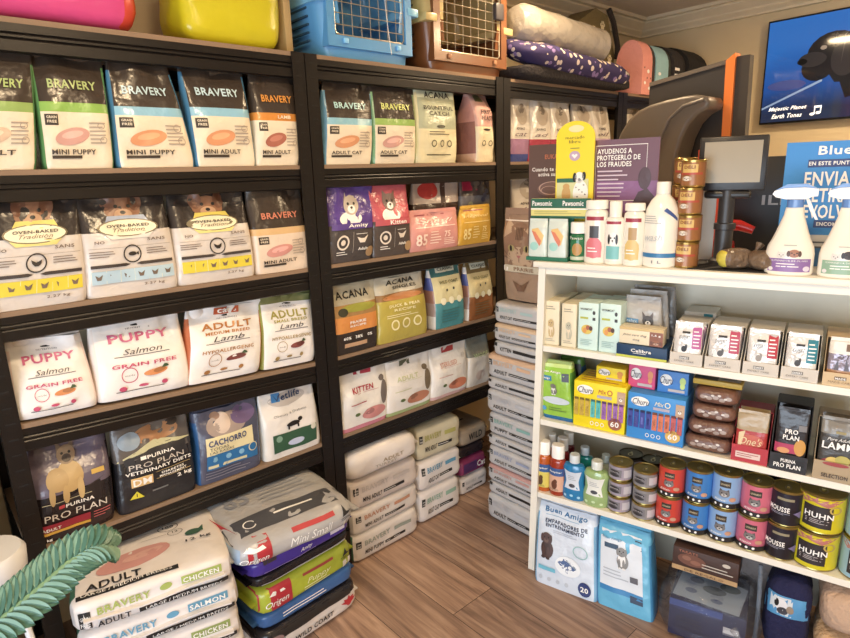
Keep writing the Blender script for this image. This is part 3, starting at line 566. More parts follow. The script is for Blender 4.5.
# --- third bay, second shelf, behind the notices
def cat3(k, low, t1, foot=None):
    z = [(.12, film(foot or low)), (.36, film(low)), (1, film((214, 204, 190)))]
    return z, [('E', .5, .74, .3, .16, ink((176, 160, 140))), ('E', .5, .84, .16, .08, ink((120, 104, 90))), ('T', 'ADVANCE', .4, .52, .4, .04, ink((60, 50, 50))), ('T', t1, .45, .43, .6, .06, ink((110, 80, 90)), 'i')], None
G6 = 'cat food bags behind the notices'
shelf_bag(1, (510, 529, 509, 529), 101, 'white, purple and blue cat food bag right of the post', lambda k: cat3(k, (150, 104, 140), 'cat', (40, 60, 140)), group=G6, d=.07, dep=.03)
shelf_bag(1, (530, 550, 530, 549), 103, 'white and crimson cat food bag above the brown notice', lambda k: cat3(k, (166, 40, 66), 'ad'), group=G6, d=.07, dep=.03)
shelf_bag(1, (551, 571, 550, 568), 104, 'taupe and crimson cat food bag partly behind the yellow arch sign', lambda k: cat3(k, (166, 40, 66), 'sen'), group=G6, d=.07, dep=.03)
shelf_bag(1, (573, 592, 572, 590), 100, 'white crumpled food bag rising over the yellow arch sign', lambda k: cat3(k, (200, 196, 190), 'cat'), group=G6, d=.07, dep=.04, wr=.01)
shelf_bag(1, (594, 612, 590, 606), 101, 'white food bag with lilac stripe right of the yellow arch sign', lambda k: cat3(k, (190, 160, 190), 'oil', (214, 204, 190)), group=G6, d=.07, dep=.03)
shelf_bag(1, (625, 642, 625, 640), 102, 'white and yellow food bag right of the post behind the monitor', lambda k: cat3(k, (226, 206, 70), 'dog', (214, 204, 100)), group=G6, d=.07, dep=.03)
shelf_bag(2, (512, 545, 512, 542), 176, 'brown food bag on the third shelf behind the notice', lambda k: cat3(k, (110, 84, 66), 'dog', (90, 66, 50)), group='bags low behind the notices', d=.07, dep=.05)
# ---------------------------------------------------------------- sacks lying in piles
def pile_sack(label, F, x, y, z, a, b, c, base, front=None, top=None, left=None, mf=None, rz=0, seed=1, n=9, m=5, wr=.005, group=None, droop=0, name='food_sack', ends=None, ry=0, rx=0):
    t = thing(name, label, 'food sack', F.w(x, y, z), F.rz+rz, group, ry=ry, rx=rx)
    L = Lump(a, b, c, n, m, seed, wr, droop); mb = MB()
    L.body(mb, mf or (lambda X, Y, Z: base), 14)
    for w, it in (('front', front), ('top', top), ('left', left)):
        if it: printon(mb, L.fn(w), it, .001, .0003)
    mb.build('sack_body', t)
    # stitched closing strips at both ends
    for e in (-1, 1):
        s = MB(); q = .7; ax = ends == 'y'
        def f(u, v):
            if ax: return Vector(((2*u-1)*a*.86, e*(b*.97+.02*v), c*(.95+.1*math.sin(7*u+seed))))
            return Vector((e*(a*.97+.02*v), (2*u-1)*b*.86, c*(.95+.1*math.sin(7*u+seed))))
        s.grid(f, 8, 2, base); s.grid(lambda u, v: f(u, v)+Vector((0, 0, -.004)), 8, 2, base, flip=True)
        s.grid(lambda u, v: f(u, 1)+Vector((0, 0, -.004*v)), 8, 1, base)
        s.build('end_seam', t)
    return t
SW = sack((220, 211, 205)); SW2 = sack((228, 220, 216)); SG_ = sack((196, 192, 190)); SGR = sack((60, 110, 84)); INK_ = ink((40, 38, 40)); FADE = ink((178, 170, 160))
def frontprint(t1, band, w2=.32, bx=.12, t0='BRAVERY', tag=None):
    o = [('R', .04, .55, .11, .82, INK_), ('T', 'GRAIN', .075, .73, .05, .06, ink(WH), 's'), ('T', 'FREE', .075, .63, .05, .06, ink(WH), 's'), ('T', t0, .34, .7, .38, .2, ink(band)), ('T', t1, .29, .32, .27, .17, INK_), ('R', .45, .27, .45+w2, .38, INK_), ('L', .46, .3, .44+w2, .35, 1, ink(WH)), ('R', .6, .6, .86, .74, ink(band))]
    if tag: o.append(('T', tag, .73, .67, .22, .1, ink(WH)))
    return o
BAS = 'big sacks piled on the floor below the first bay'
# left pile (12 kg sacks), turned a little towards the viewer
rzL = -.2; zt = .45
FL = Fr((.042, -.162, 0), rzL+.0)
hh = [.088, .088, .092, .09]; z = zt
tops = [('A', (170, 190, 90)), ('B', (90, 160, 200)), ('C', (150, 170, 90)), ('D', (206, 200, 190))]
labs = ['white food sack on top of the left pile, reading ADULT with green BRAVERY lettering', 'white food sack second from top in the left pile, with blue SALMON band', 'white food sack third from top in the left pile, mostly cut by the picture edge', 'white food sack at the bottom of the left pile']
for i, h in enumerate(hh):
    z -= h; bc = tops[i][1]
    fr = [('R', .03, .12, .1, .72, INK_), ('T', 'GRAIN', .065, .52, .055, .14, ink(WH), 's'), ('T', 'FREE', .065, .3, .055, .14, ink(WH), 's'), ('T', 'BRAVERY', .3, .66, .32, .26, ink(bc)), ('E', .56, .7, .04, .12, ink(bc)), ('R', .66, .56, .93, .84, ink(bc)), ('T', 'SALMON' if i == 1 else 'CHICKEN', .79, .7, .24, .18, ink(WH)), ('T', 'ADULT', .23, .2, .2, .22, INK_), ('R', .38, .1, .97, .3, INK_), ('T', 'LARGE / MEDIUM BREEDS', .67, .2, .5, .1, ink(WH), 's')]
    tp = None
    if i == 0: tp = [('E', .4, .3, .25, .1, ink((214, 150, 144)), .2), ('E', .46, .32, .14, .04, ink((226, 170, 160)), .2), ('T', 'ADULT', .26, .12, .34, .07, INK_), ('R', .03, .035, .66, .075, INK_), ('T', 'LARGE / MEDIUM BREEDS', .34, .055, .56, .022, ink(WH), 's'), ('O', .66, .56, .075, .045, .08, INK_), ('T', '100', .66, .56, .08, .03, INK_), ('O', .7, .47, .055, .035, .08, INK_), ('T', '12', .7, .47, .04, .022, INK_), ('R', .42, .555, .58, .56, FADE), ('R', .46, .465, .64, .47, FADE), ('E', .82, .4, .06, .035, ink((60, 100, 80))), ('P', [(.85, .41), (.9, .46), (.89, .38)], ink((60, 100, 80))), ('T', '12 kg', .84, .3, .18, .04, INK_), ('L', .3, .84, .8, .92, 3, FADE)]
    W = .194+.003*(i % 2)
    pile_sack(labs[i], FL, W+.002*i, .205, z, W, .205, h/2, SW2, front=fr, top=tp, mf=lambda X, Y, Z: SGR if (X < -.97 and abs(Y) < .9) else SW2, seed=i+2, group='white sacks in the left pile', ends='y', n=12, m=6)
# right pile
rt = [(.0, .062, 'white and black sack reading WILD COAST at the bottom of the right pile'), (.062, .052, 'white sack second from the bottom of the right pile'), (.114, .05, 'blue food sack between the lime and the white sacks'), (.164, .092, 'lime green food sack with red end label in the right pile'), (.256, .045, 'black food sack with silver edge under the violet one'), (.301, .062, 'violet blue food sack just below the top grey one')]
FR = Fr((.46, -.215, 0), .06)
def redend(t): return [('R', .0, .06, .3, .98, ink((190, 36, 50))), ('P', [(.08, .72), (.15, .66), (.24, .7), (.22, .8), (.17, .78), (.12, .86)], ink(WH)), ('T', t, .15, .38, .22, .3, ink(WH), 'i')]
limes = film((176, 190, 44)); viol = film((64, 44, 160)); blk = film((34, 32, 38)); blu = film((50, 100, 170)); gry = film((176, 174, 176))
wc = lambda X, Y, Z: blk if Z > .5 or X < -2 else SW
pile_sack(rt[0][2], FR, .215, .2, .0, .185, .19, .055, SW, front=[('R', 0, .62, 1, .95, INK_), ('R', .0, .0, .2, .6, ink((60, 140, 190))), ('E', .1, .66, .09, .16, ink((150, 120, 120))), ('T', 'WILD COAST', .5, .32, .42, .18, INK_), ('P', [(.86, .3), (.8, .42), (.84, .44), (.83, .54), (.87, .5), (.89, .62), (.91, .5), (.95, .54), (.94, .44), (.98, .42), (.92, .3), (.9, .22), (.88, .22)], ink((206, 40, 50)))], mf=lambda X, Y, Z: blk if Z > .35 else SW, seed=11, rz=.0, group='sacks in the right pile', n=10, m=5)
pile_sack(rt[2][2], FR, .215, .2, .111, .178, .185, .028, blu, front=[('L', .2, .3, .8, .7, 2, ink(WH))], seed=12, group='sacks in the right pile', n=10, m=5)
pile_sack(rt[3][2], FR, .208, .195, .168, .18, .19, .046, limes, front=redend('Origen')+[('R', .42, .78, .75, .88, ink((170, 60, 50))), ('T', 'Puppy', .58, .5, .26, .26, ink((230, 232, 170)), 'i'), ('L', .42, .16, .7, .36, 2, ink((230, 232, 170))), ('R', .86, .12, .97, .4, ink((226, 222, 210))), ('P', [(.86, .62), (.9, .9), (.92, .7), (.97, .66)], INK_), ('L', .84, .46, .96, .6, 2, INK_)], seed=13, rz=.03, group='sacks in the right pile', n=10, m=5)
pile_sack(rt[4][2], FR, .21, .2, .261, .178, .185, .02, blk, front=[('R', .05, .05, .95, .3, ink((176, 174, 176)))], seed=14, rz=.0, group='sacks in the right pile', n=10, m=5)
pile_sack(rt[5][2], FR, .205, .195, .302, .185, .19, .031, viol, front=[('R', .1, .66, .22, .92, ink((60, 50, 60))), ('T', 'Amity', .5, .48, .12, .3, ink(WH), 'i'), ('R', .76, .36, .92, .86, ink((214, 210, 226))), ('R', .1, .2, .6, .23, ink((150, 130, 210)))], seed=15, group='sacks in the right pile', n=10, m=5)
pile_sack('grey and white food sack with red end label lying on top of the right pile', FR, .188, .165, .366, .2, .22, .046, gry,
    front=[('R', .0, .04, .26, .98, ink((196, 40, 52))), ('P', [(.06, .72), (.12, .66), (.22, .7), (.2, .82), (.15, .78), (.1, .86)], ink(WH)), ('T', 'Origen', .13, .36, .2, .3, ink(WH), 'i'), ('R', .44, .78, .8, .9, ink((200, 50, 56))), ('T', 'Mini Small', .58, .5, .36, .3, ink((236, 234, 232)), 'i'), ('R', .86, .14, .97, .42, ink((236, 234, 232))), ('P', [(.86, .62), (.89, .92), (.91, .72), (.97, .66)], INK_), ('L', .84, .46, .96, .58, 2, INK_)],
    top=[('R', .02, .12, .98, .32, ink((74, 74, 80))), ('O', .2, .22, .05, .05, .2, ink(WH)), ('P', [(.84, .18), (.86, .28), (.88, .22), (.93, .26), (.92, .16)], ink((170, 170, 176))), ('T', '85', .24, .58, .2, .2, ink((140, 144, 156))), ('L', .4, .4, .9, .84, 8, ink((150, 152, 160))), ('L', .4, .2, .8, .26, 1, ink(WH))],
    mf=lambda X, Y, Z: film((150, 176, 206)) if X < -.93 and Z < .6 else gry, seed=16, rz=-.12, group='sacks in the right pile', n=6, m=2.6, droop=.003, wr=.005)
# piles below the second bay
def bpile(F, x0, x1, dep, b, levels, grp, texts, seed):
    for i, (z0, z1, lab, band, t1, gr, dx, rz) in enumerate(levels):
        a = (x1-x0)/2; base = gr
        pile_sack(lab, F, (x0+x1)/2+dx, dep+b, z0, a, b, (z1-z0)/2*.98, base, front=frontprint(t1, band), top=[('T', 'TURKEY', .4, .75, .4, .06, FADE), ('T', 'BRAVERY', .4, .6, .5, .08, ink(band)), ('L', .3, .2, .8, .4, 3, FADE)] if i == len(levels)-1 else None,
            mf=(lambda X, Y, Z: SGR if X < -.96 else base) if i in (0, 3) and 'left' in grp else None, seed=seed+i*3, rz=rz, group=grp, n=14, m=8, wr=.006)
PKW = sack((208, 196, 190))
bpile(FA, .962, 1.296, .0, .19, [(.0, .118, 'white sack with green end, bottom of the pile next to the post', (150, 160, 150), 'MINI PUPPY', SW, -.002, 0), (.118, .218, 'white sack with orange lettering second from the bottom beside the post', (200, 140, 110), 'MINI ADULT', SW, .0, .02), (.218, .338, 'pinkish white sack under the bulging white one', (190, 180, 176), 'MINI ADULT', PKW, .006, -.01)], 'left sacks under the second bay', None, 21)
pile_sack('bulging white sack on top of the pile next to the post, sagging over it', FA, 1.128, .185, .339, .17, .2, .06, SW2, front=[('T', 'TURKEY', .5, .3, .3, .1, FADE), ('T', 'ADULT', .6, .45, .3, .14, ink((170, 150, 120)))], top=[('T', 'TURKEY', .3, .7, .3, .06, INK_), ('E', .45, .45, .14, .14, ink((226, 214, 180))), ('T', '100 kg', .7, .24, .2, .05, INK_), ('E', .8, .3, .04, .04, ink((110, 130, 90)))], seed=31, n=7, m=3.2, group='left sacks under the second bay', wr=.008, droop=.006)
bpile(FA, 1.318, 1.562, .02, .18, [(.0, .148, 'white sack with sage lettering at the bottom of the middle pile', (150, 190, 170), 'ADULT CAT', SW2, 0, 0), (.148, .285, 'white sack with blue tab in the middle pile', (90, 160, 200), 'ADULT CAT', SW2, .004, 0), (.285, .43, 'cream sack with olive lettering on top of the middle pile', (180, 176, 90), 'MINI ADULT', sack((206, 196, 164)), .01, -.05)], 'middle sacks under the second bay', None, 41)
bpile(FA, 1.6, 1.78, .06, .17, [(.0, .085, 'small white sack at the bottom of the pile furthest right under the second bay', (190, 190, 190), 'ADULT', SW2, 0, 0)], 'right sacks under the second bay', None, 51)
pile_sack('crimson and violet food sack between the small white and the tan one', FA, 1.69, .23, .086, .09, .17, .042, film((150, 50, 100)), front=[('R', .1, .2, .6, .8, ink((90, 50, 110))), ('T', 'Cat', .75, .5, .3, .4, ink(WH))], seed=61, group='right sacks under the second bay')
pile_sack('dark food sack under the tan sack at the back of the bay', FA, 1.69, .24, .171, .09, .17, .03, film((50, 40, 46)), seed=62, group='right sacks under the second bay')
pile_sack('tan food sack topmost in the pile furthest right under the second bay', FA, 1.695, .24, .232, .092, .18, .045, sack((170, 150, 126)), front=[('T', 'WILD', .5, .5, .5, .4, INK_)], top=[('L', .2, .2, .8, .8, 6, INK_)], seed=63, group='right sacks under the second bay')
# twelve grey-white sacks stacked before the third bay, ends towards the aisle (faces -x)
ys = [519, 490.5, 479, 462.5, 443, 432.5, 410.5, 387.5, 376.5, 352.5, 338.5, 321, 300]
zs = [max(0, FX.inv(487, y, 0)[1]) for y in ys]; zs[0] = 0
bands = [(190, 190, 194), (120, 150, 180), (206, 150, 140), (150, 160, 190), (170, 175, 180), (130, 180, 170), (190, 190, 194), (200, 190, 180), (226, 180, 140), (170, 190, 200), (226, 190, 150), (170, 200, 196)]
ords = ['bottom grey-white sack of the tall stack beside the counter, resting on the floor', 'second sack from the floor in the tall grey-white stack', 'third sack from the floor in the tall grey-white stack, salmon lettering', 'fourth sack from the floor in the tall grey-white stack', 'thin fifth sack from the floor in the tall grey-white stack', 'sixth sack from the floor in the tall grey-white stack, reading PUPPY', 'seventh sack from the floor in the tall grey-white stack', 'thin eighth sack from the floor in the tall grey-white stack', 'ninth sack from the floor in the tall grey-white stack, orange tinted top', 'third sack from the top in the tall grey-white stack, plain KITTEN end', 'second sack from the top in the tall grey-white stack, peach edge', 'topmost grey-white sack of the tall stack, below the cat picture bag']
tx = ['ADULT', 'ADULT', 'ADULT', 'ADULT', 'ADULT', 'PUPPY', 'ADULT', 'ADULT', 'ADULT', 'KITTEN', 'ADULT CAT', 'ADULT CAT']
for i in range(12):
    h = zs[i+1]-zs[i]; off = .0 if i < 9 else .04
    a = .132 if i < 9 else .112
    x0 = .122+off*.9
    pile_sack(ords[i], FX, x0+a+(.003 if i % 2 else 0), .175+.002*(i % 3), zs[i], a, .175, h/2*.985, SG_, front=frontprint(tx[i], bands[i], .5) if h > .07 else [('T', tx[i], .3, .55, .24, .3, INK_), ('R', .45, .42, .97, .66, INK_), ('R', .03, .7, .1, .95, INK_)], mf=(lambda c: (lambda X, Y, Z: c if Z > .55 else SG_))(sack(bands[i])) if i in (2, 8, 10) else None, seed=70+i, group='tall stack of sacks beside the counter', n=14, m=8, wr=.004)
# cat picture bag standing on the stack
def catpic(k):
    S1 = ink((150, 112, 84)); F1 = ink((196, 160, 126)); D = ink((90, 66, 50)); o = [('E', .5, .62, .42, .3, S1), ('E', .5, .5, .34, .14, F1), ('P', [(.1, .74), (.14, .97), (.4, .84)], F1), ('P', [(.9, .74), (.86, .97), (.6, .84)], F1)]
    for x in (.3, .7): o += [('E', x, .62, .09, .04, ink((170, 150, 90))), ('E', x, .62, .03, .035, ink(BK))]
    for i in range(5): o.append(('R', .42+.04*i, .72, .435+.04*i, .86, D))
    for q in (-1, 1): o += [('P', [(.5+q*.2, .48), (.5+q*.45, .52), (.5+q*.45, .53)], D), ('P', [(.5+q*.2, .5), (.5+q*.42, .58), (.5+q*.42, .59)], D)]
    return [(1, film((166, 132, 104)))], o+[('P', [(.44, .54), (.56, .54), (.5, .5)], ink((190, 110, 100))), ('R', .495, .46, .505, .5, D), ('R', .0, .34, .95, .42, ink((206, 190, 160))), ('R', .05, .35, .22, .41, ink((236, 230, 220))), ('T', 'PRAIRIE', .6, .38, .5, .045, ink((150, 110, 80))), ('P', [(.3, .24), (.42, .12), (.58, .12), (.72, .26), (.6, .19), (.42, .19)], ink((120, 84, 60))), ('R', .0, .93, 1, .945, ink((236, 220, 200)))], film((120, 96, 80))
shelf_bag(0, (505, 541, 503, 546), 196, 'tan bag with a large tabby cat face, standing on the tall grey-white stack', catpic, F=FX, z0=zs[12]+.004, dep=.05, d=.09, hmax=.32, full=.7, sh=.025)
shelf_bag(0, (543, 551, 543, 551), 240, 'narrow grey bag squeezed between the cat picture bag and the counter', lambda k: ([(.5, film((160, 150, 140))), (1, film((150, 130, 110)))], [('L', .2, .2, .8, .6, 6, ink((90, 80, 70)))], None), F=FX, z0=zs[12]+.004, dep=.06, d=.08, hmax=.2)
# ---------------------------------------------------------------- goods on the counter shelves
def spanC(xl, xr, dep, z, F=FC): return F.col(xl, dep, z), F.col(xr, dep, z)
def carton(label, xl, xr, ytop, dep, z, depth, base, front=(), left=(), top=(), name='carton', cat='box', F=FC, group=None, h=None, lean=0, rz=0, bev=.0015, w=None, rx=0):
    s0, s1 = spanC(xl, xr, dep, z, F); s1 -= .0015
    if w: s1 = s0+w
    H = h or F.inv((xl+xr)/2, ytop, dep)[1]-z
    mb = MB(); W = s1-s0; mb.box(-W/2, 0, 0, W/2, depth, H, base, bev)
    if front: printon(mb, planar(-W/2, W/2, 0, H, 0), front)
    if left: printon(mb, sidepl(depth, 0, 0, H, -W/2), left)
    if top: printon(mb, toppl(-W/2, W/2, 0, depth, H), top)
    o = mb.build(name, loc=F.w((s0+s1)/2, dep, z+.0006), rz=F.rz+rz); tag(o, label, cat, group)
    if rx: o.rotation_euler = (rx, 0, F.rz+rz)
    return o, H, W
C1, C2, C3, C0z = .869, .605, .325, 1.15
gb = 'upright cartons with dog pictures'
lab2 = [('T', 'PROTECTOR', .5, .5, .5, .08, ink((80, 60, 50)), 's')]
crt = card((226, 216, 188)); tc_ = card((206, 230, 224))
def dogbox(k, c2=(206, 180, 130)): return [('L', .15, .8, .85, .9, 2, ink((150, 140, 120))), ('L', .15, .08, .85, .16, 2, ink((170, 160, 140)))]+sitting('dog', .5, .5, .19, k, c2, (232, 214, 180))
def catbox(k): return [('T', 'WORMCAT', .4, .87, .6, .04, ink((60, 60, 60))), ('E', .78, .8, .07, .07*k, ink((60, 60, 60))), ('R', .1, .66, .5, .7, ink((190, 200, 60))), ('R', .72, .64, .86, .7, ink((60, 60, 60))), ('E', .45, .44, .28, .1, ink((226, 196, 70))), ('E', .5, .48, .1, .05, ink((180, 90, 60))), ('E', .65, .47, .09, .05, ink((90, 60, 50))), ('E', .35, .42, .1, .06, ink((230, 150, 60))), ('L', .15, .1, .8, .24, 4, ink((150, 190, 190)))]
for i, (xl, xr, yt, lb) in enumerate(((543, 559, 301, 'cream carton with puppy picture, leftmost on the counter shelf'), (561, 576, 304, 'slim cream carton with pale puppy, second from the left on the top shelf'))):
    carton(lb, xl, xr, yt, .02, C1, .12, crt, dogbox(.6, ((206, 176, 120), (190, 186, 160))[i]), left=[('R', 0, .0, 1, 1, ink(((96, 60, 60), (110, 110, 90))[i])), ('L', .2, .1, .8, .9, 9, ink((226, 216, 188)))], group=gb)
for i, (xl, xr, yt, lb) in enumerate(((577.5, 597.5, 303, 'pale turquoise carton with yellow fruit picture, left of its twin'), (598.5, 619.5, 304, 'pale turquoise carton with yellow fruit picture, right of its twin'))):
    carton(lb, xl, xr, yt, .02, C1, .14, tc_, catbox(.6), top=[('R', .05, .48, .95, .52, ink((190, 190, 170)))], group=gb)
for i, (xl, xr, yt, lb) in enumerate(((548, 566, 297, 'cream carton behind the leftmost puppy carton'), (569, 585, 298, 'cream carton standing behind the second puppy carton'))):
    carton(lb, xl+3, xr+2, yt, .15, C1, .1, crt, group=gb)
# tray with tablets boxes and the bulldog packs
o, H, W = carton('navy shelf tray with lime lower edge holding a spaniel picture carton', 616, 667, 359, .004, C1, .15, card((22, 56, 92)), [('R', 0, 0, 1, .18, ink((200, 206, 50))), ('T', 'Calibra', .5, .62, .4, .26, ink(WH)), ('L', .34, .34, .66, .44, 1, ink(WH))], name='shelf_tray', cat='tray', h=.04)
carton('white and brown carton with spaniel picture standing in the navy tray', 619, 663, 328, .012, C1+.0415, .05, card((234, 220, 190)), [('R', 0, .84, 1, 1, ink((214, 180, 110))), ('R', .7, .0, 1, .84, ink((150, 84, 56))), ('T', 'Joint care dog', .36, .55, .56, .16, ink((60, 60, 70)), 'i'), ('T', 'dog', .4, .28, .16, .12, ink((120, 120, 120))), ('T', '1,5 g', .85, .66, .2, .14, ink(WH))]+face('dog', .85, .22, .11, 1.3, (160, 96, 60), (120, 66, 44), (206, 160, 130)), h=.052)
gb2 = 'grey sachets with bulldog picture'
def bulld(k): return [('E', .66, .35, .2, .2, ink((70, 66, 66))), ('E', .64, .33, .1, .18, ink((226, 222, 218)))]+[('R', .04, .56, .38, .64, ink((90, 150, 200))), ('T', 'relax', .2, .6, .3, .07, ink((190, 210, 230)))]+face('upright', .64, .62, .15, k, (74, 68, 66), (96, 84, 80), (236, 232, 228))
for i, (xl, xr, yt, d, lb) in enumerate(((626, 662, 296, .075, 'silver grey sachet with bulldog face, front one behind the spaniel carton'), (630, 668, 290, .115, 'silver grey sachet second in the row behind the spaniel carton'), (634, 676, 286, .165, 'dark grey sachet at the back of the row behind the spaniel carton'))):
    shelf_bag(0, (xl, xr, xl+1, xr-1), yt, lb, lambda k: ([(1, film((176, 172, 168) if i < 2 else (130, 126, 122)))], bulld(k), None), name='treat_sachet', cat='sachet', F=FC, z0=C1, dep=d, d=.028, group=gb2, sh=.012, full=.8, wr=.003)
carton('white and teal carton on top of the pink flap carton', 684, 716, 298, .165, C1+.095, .1, card((206, 204, 196)), [('R', .62, .1, .9, .9, ink((30, 130, 150)))], h=.03)
carton('white carton with pink band under the teal banded carton', 675, 712, 312, .16, C1, .11, card((226, 218, 212)), [('R', .7, .0, .86, 1, ink((190, 70, 120))), ('T', 'cat', .3, .8, .3, .1, ink((90, 90, 90)), 'i')], h=.09)
# four display boxes with pouches, then a fifth cut by the edge
def pouchart(sc, an):
    def d(k):
        o = [('R', .66, .42, .98, .96, ink(sc)), ('L', .7, .46, .94, .9, 5, ink(WH)), ('R', .3, .8, .58, .85, ink((60, 56, 56))), ('T', 'EXPERT', .4, .7, .4, .09, ink((120, 116, 116)), 'i'), ('E', .8, .13, .14, .08, ink((196, 140, 80)))]
        o += [('E', .35, .32, .17, .2, ink((238, 236, 232))), ('E', .4, .4, .1, .08, ink(an)), ('E', .47, .46, .04, .06, ink(an)), ('E', .3, .5, .04, .07, ink((200, 196, 190)))]
        return [(1, mat((226, 222, 216), .25, .15, .7, 30, .06))], o, None
    return d
def display_box(xl, xr, yt, ybt, label, dep=.004, z=C1, col=(206, 198, 186), hf=.036, hb=.11, depth=.19, txt='EXPERT', F=FC, tc=(110, 106, 100), frontart=None):
    s0, s1 = spanC(xl, xr, dep, z, F); W = s1-s0-.002; m = card(col)
    t = thing('display_box', label, 'display box', F.w((s0+s1)/2, dep, z+.0006), F.rz, group='open cardboard display boxes')
    th = .0018; mb = MB()
    mb.box(-W/2, 0, 0, W/2, depth, th, m); mb.box(-W/2, 0, th, W/2, th, hf, m); mb.box(-W/2, depth-th, th, W/2, depth, hb, m)
    for e in (-1, 1):
        x = e*(W/2-th/2); P = [(x-th/2, th, th), (x-th/2, depth-th, th), (x-th/2, depth-th, hb), (x-th/2, .07, hb), (x-th/2, .018, hf+.012), (x-th/2, th, hf)]
        n = 6; vs = P+[(p[0]+th, p[1], p[2]) for p in P]; mb.add(vs, [tuple(range(n)), tuple(range(2*n-1, n-1, -1))]+[(i, n+i, n+(i+1) % n, (i+1) % n) for i in range(n)], m)
    printon(mb, planar(-W/2, W/2, 0, hf, 0), frontart or [('R', .3, .5, .6, .74, ink(tc)), ('T', txt, .45, .62, .26, .16, ink(WH)), ('T', txt+' CARE', .45, .34, .6, .14, ink(tc), 's')])
    mb.build('box_base', t, smooth=False)
    lid = MB(); lid.box(-W/2+.001, .075, hb+.0005, W/2-.001, depth, hb+.003, m); lid.build('lid_flap', t, smooth=False)
    return t, (s0+s1)/2, W
def fill(cx, W, z, dep, labels, des, hp=.115, F=FC, group='pouches in display boxes', n=3, gap=.03, name='pouch', d=.022, hmaxb=None):
    for i in range(n):
        P = Pouch(W-.012, hp-(.012 if i else 0), d, wt=(W-.012)*.98, seed=i+cx*9, wr=.003, full=.75, topd=.004)
        k = P.w/P.h; zones, dec, gus = des(k)
        t = thing(name, labels[i], 'pouch', F.w(cx, dep+.005+i*gap, z+.003), F.rz, group)
        mb = MB(); P.body(mb, zones, gus)
        if i == 0: printon(mb, P.fn, dec)
        else: printon(mb, P.fn, [q for q in dec if q[0] != 'T'][:3])
        mb.build('pouch_body', t); P.seal(zones[-1][1], .01).build('top_seal', t)
DB = [(669, 702, (190, 84, 150), (40, 38, 40), 'lilac'), (703.5, 740, (196, 60, 90), (90, 88, 90), 'crimson'), (741.5, 778, (200, 44, 60), (150, 140, 130), 'red'), (779.5, 817.5, (30, 130, 150), (60, 54, 50), 'teal')]
for xl, xr, sc, an, cn in DB:
    t, cx, W = display_box(xl, xr, 0, 0, 'open grey display box holding pouches with a %s label strip' % cn)
    fill(cx, W, C1, .004, ['silver pouch with %s label strip at the front of its display box' % cn, 'silver pouch directly behind the front one with %s strip' % cn, 'rearmost silver pouch in the box with %s strips' % cn], pouchart(sc, an))
t, cx, W = display_box(821, 862, 0, 0, 'tan display box at the right picture edge on the upper shelf', col=(206, 180, 140), tc=(120, 90, 50), txt='MADE')
fill(cx, W, C1, .004, ['silver and white pouch at the right picture edge with cream label', 'silver pouch behind the cream labelled one at the right edge'], lambda k: ([(.35, film((176, 120, 70))), (.72, mat((150, 140, 150), .25, .3, .7, 30, .1)), (1, film((226, 216, 200)))], [('T', 'ZyTo', .5, .66, .5, .12, ink((80, 60, 60)), 'i'), ('R', .5, .8, .9, .95, ink((130, 100, 80))), ('P', [(.2, .35), (.3, .6), (.35, .35)], ink((90, 84, 96))), ('P', [(.5, .35), (.55, .62), (.66, .35)], ink((90, 84, 96)))], None), n=2)
# ---- second counter shelf
def pads(k, c, top): return [(.07, film((20, 100, 160))), (.94, film(c)), (1, film(top))], [('R', .06, .7, .4, .79, ink((30, 130, 190))), ('T', 'Amigo', .23, .745, .26, .05, ink(WH)), ('R', .72, .72, .93, .86, ink((50, 50, 56))), ('T', 'Buen Amigo', .4, .87, .6, .045, ink(WH)), ('E', .5, .36, .42, .07, ink((200, 214, 226)))]+sitting('dog', .45, .62, .09, k, (120, 120, 110), (226, 226, 220))+[('E', .1, .19, .07, .07*k, ink((70, 160, 220))), ('L', .25, .16, .8, .24, 2, ink((90, 130, 50)))], film((80, 150, 60))
shelf_bag(0, (543, 573, 542, 573), 360, 'lime green pack of training pads with a sitting dog on the middle counter shelf', lambda k: pads(k, (150, 206, 60), (200, 230, 130)), name='pad_pack', cat='pad pack', F=FC, z0=C2, dep=.02, d=.07, full=.8, n=5, sh=.008, topd=.04, wr=.004, hmax=.2)
shelf_bag(0, (562, 583, 562, 584), 355, 'dark green pack of training pads behind the lime one', lambda k: ([(1, film((80, 140, 56)))], [('R', .4, .7, .95, .92, ink((40, 44, 50)))], film((40, 90, 150))), name='pad_pack', cat='pad pack', F=FC, z0=C2, dep=.12, d=.07, full=.8, n=5, sh=.008, topd=.04, wr=.004, hmax=.21)
def churu_big(c, tubes, dot, fruit):
    o = [('E', .22, .83, .16, .1, ink(WH)), ('T', 'Churu', .24, .83, .3, .13, ink((30, 30, 60)), 'i'), ('T', 'Mix', .56, .84, .16, .09, ink(fruit), 'i'), ('O', .7, .84, .05, .06, .3, ink(fruit)), ('R', .46, .7, .74, .76, ink((176, 170, 190))), ('R', .84, .62, .99, .9, ink((200, 160, 130)))]+face('cat', .91, .76, .055, 1.2, (200, 170, 140), None, WH)
    for i, t in enumerate(tubes):
        x = .02+.108*i; o += [('R', x, .26, x+.085, .62, ink(t)), ('R', x+.02, .34, x+.055, .5, ink(tuple(min(255, v+50) for v in t))), ('R', x, .6, x+.085, .65, ink(tuple(int(v*.6) for v in t)))]
    return o+[('E', .82, .2, .13, .13, ink(dot)), ('T', '60', .82, .2, .16, .12, ink(WH))]+[('O', x, .13, .035, .045, .3, ink(WH)) for x in (.38, .48, .58)]
YT = [(206, 170, 50)]*3+[(70, 190, 190)]*2+[(150, 90, 180)]*3; YT = YT+[(170, 90, 170)]
BT = [(50, 60, 160)]*4+[(226, 110, 70)]*3+[(200, 80, 80)]*2
gch = 'cat treat boxes on the middle shelf'
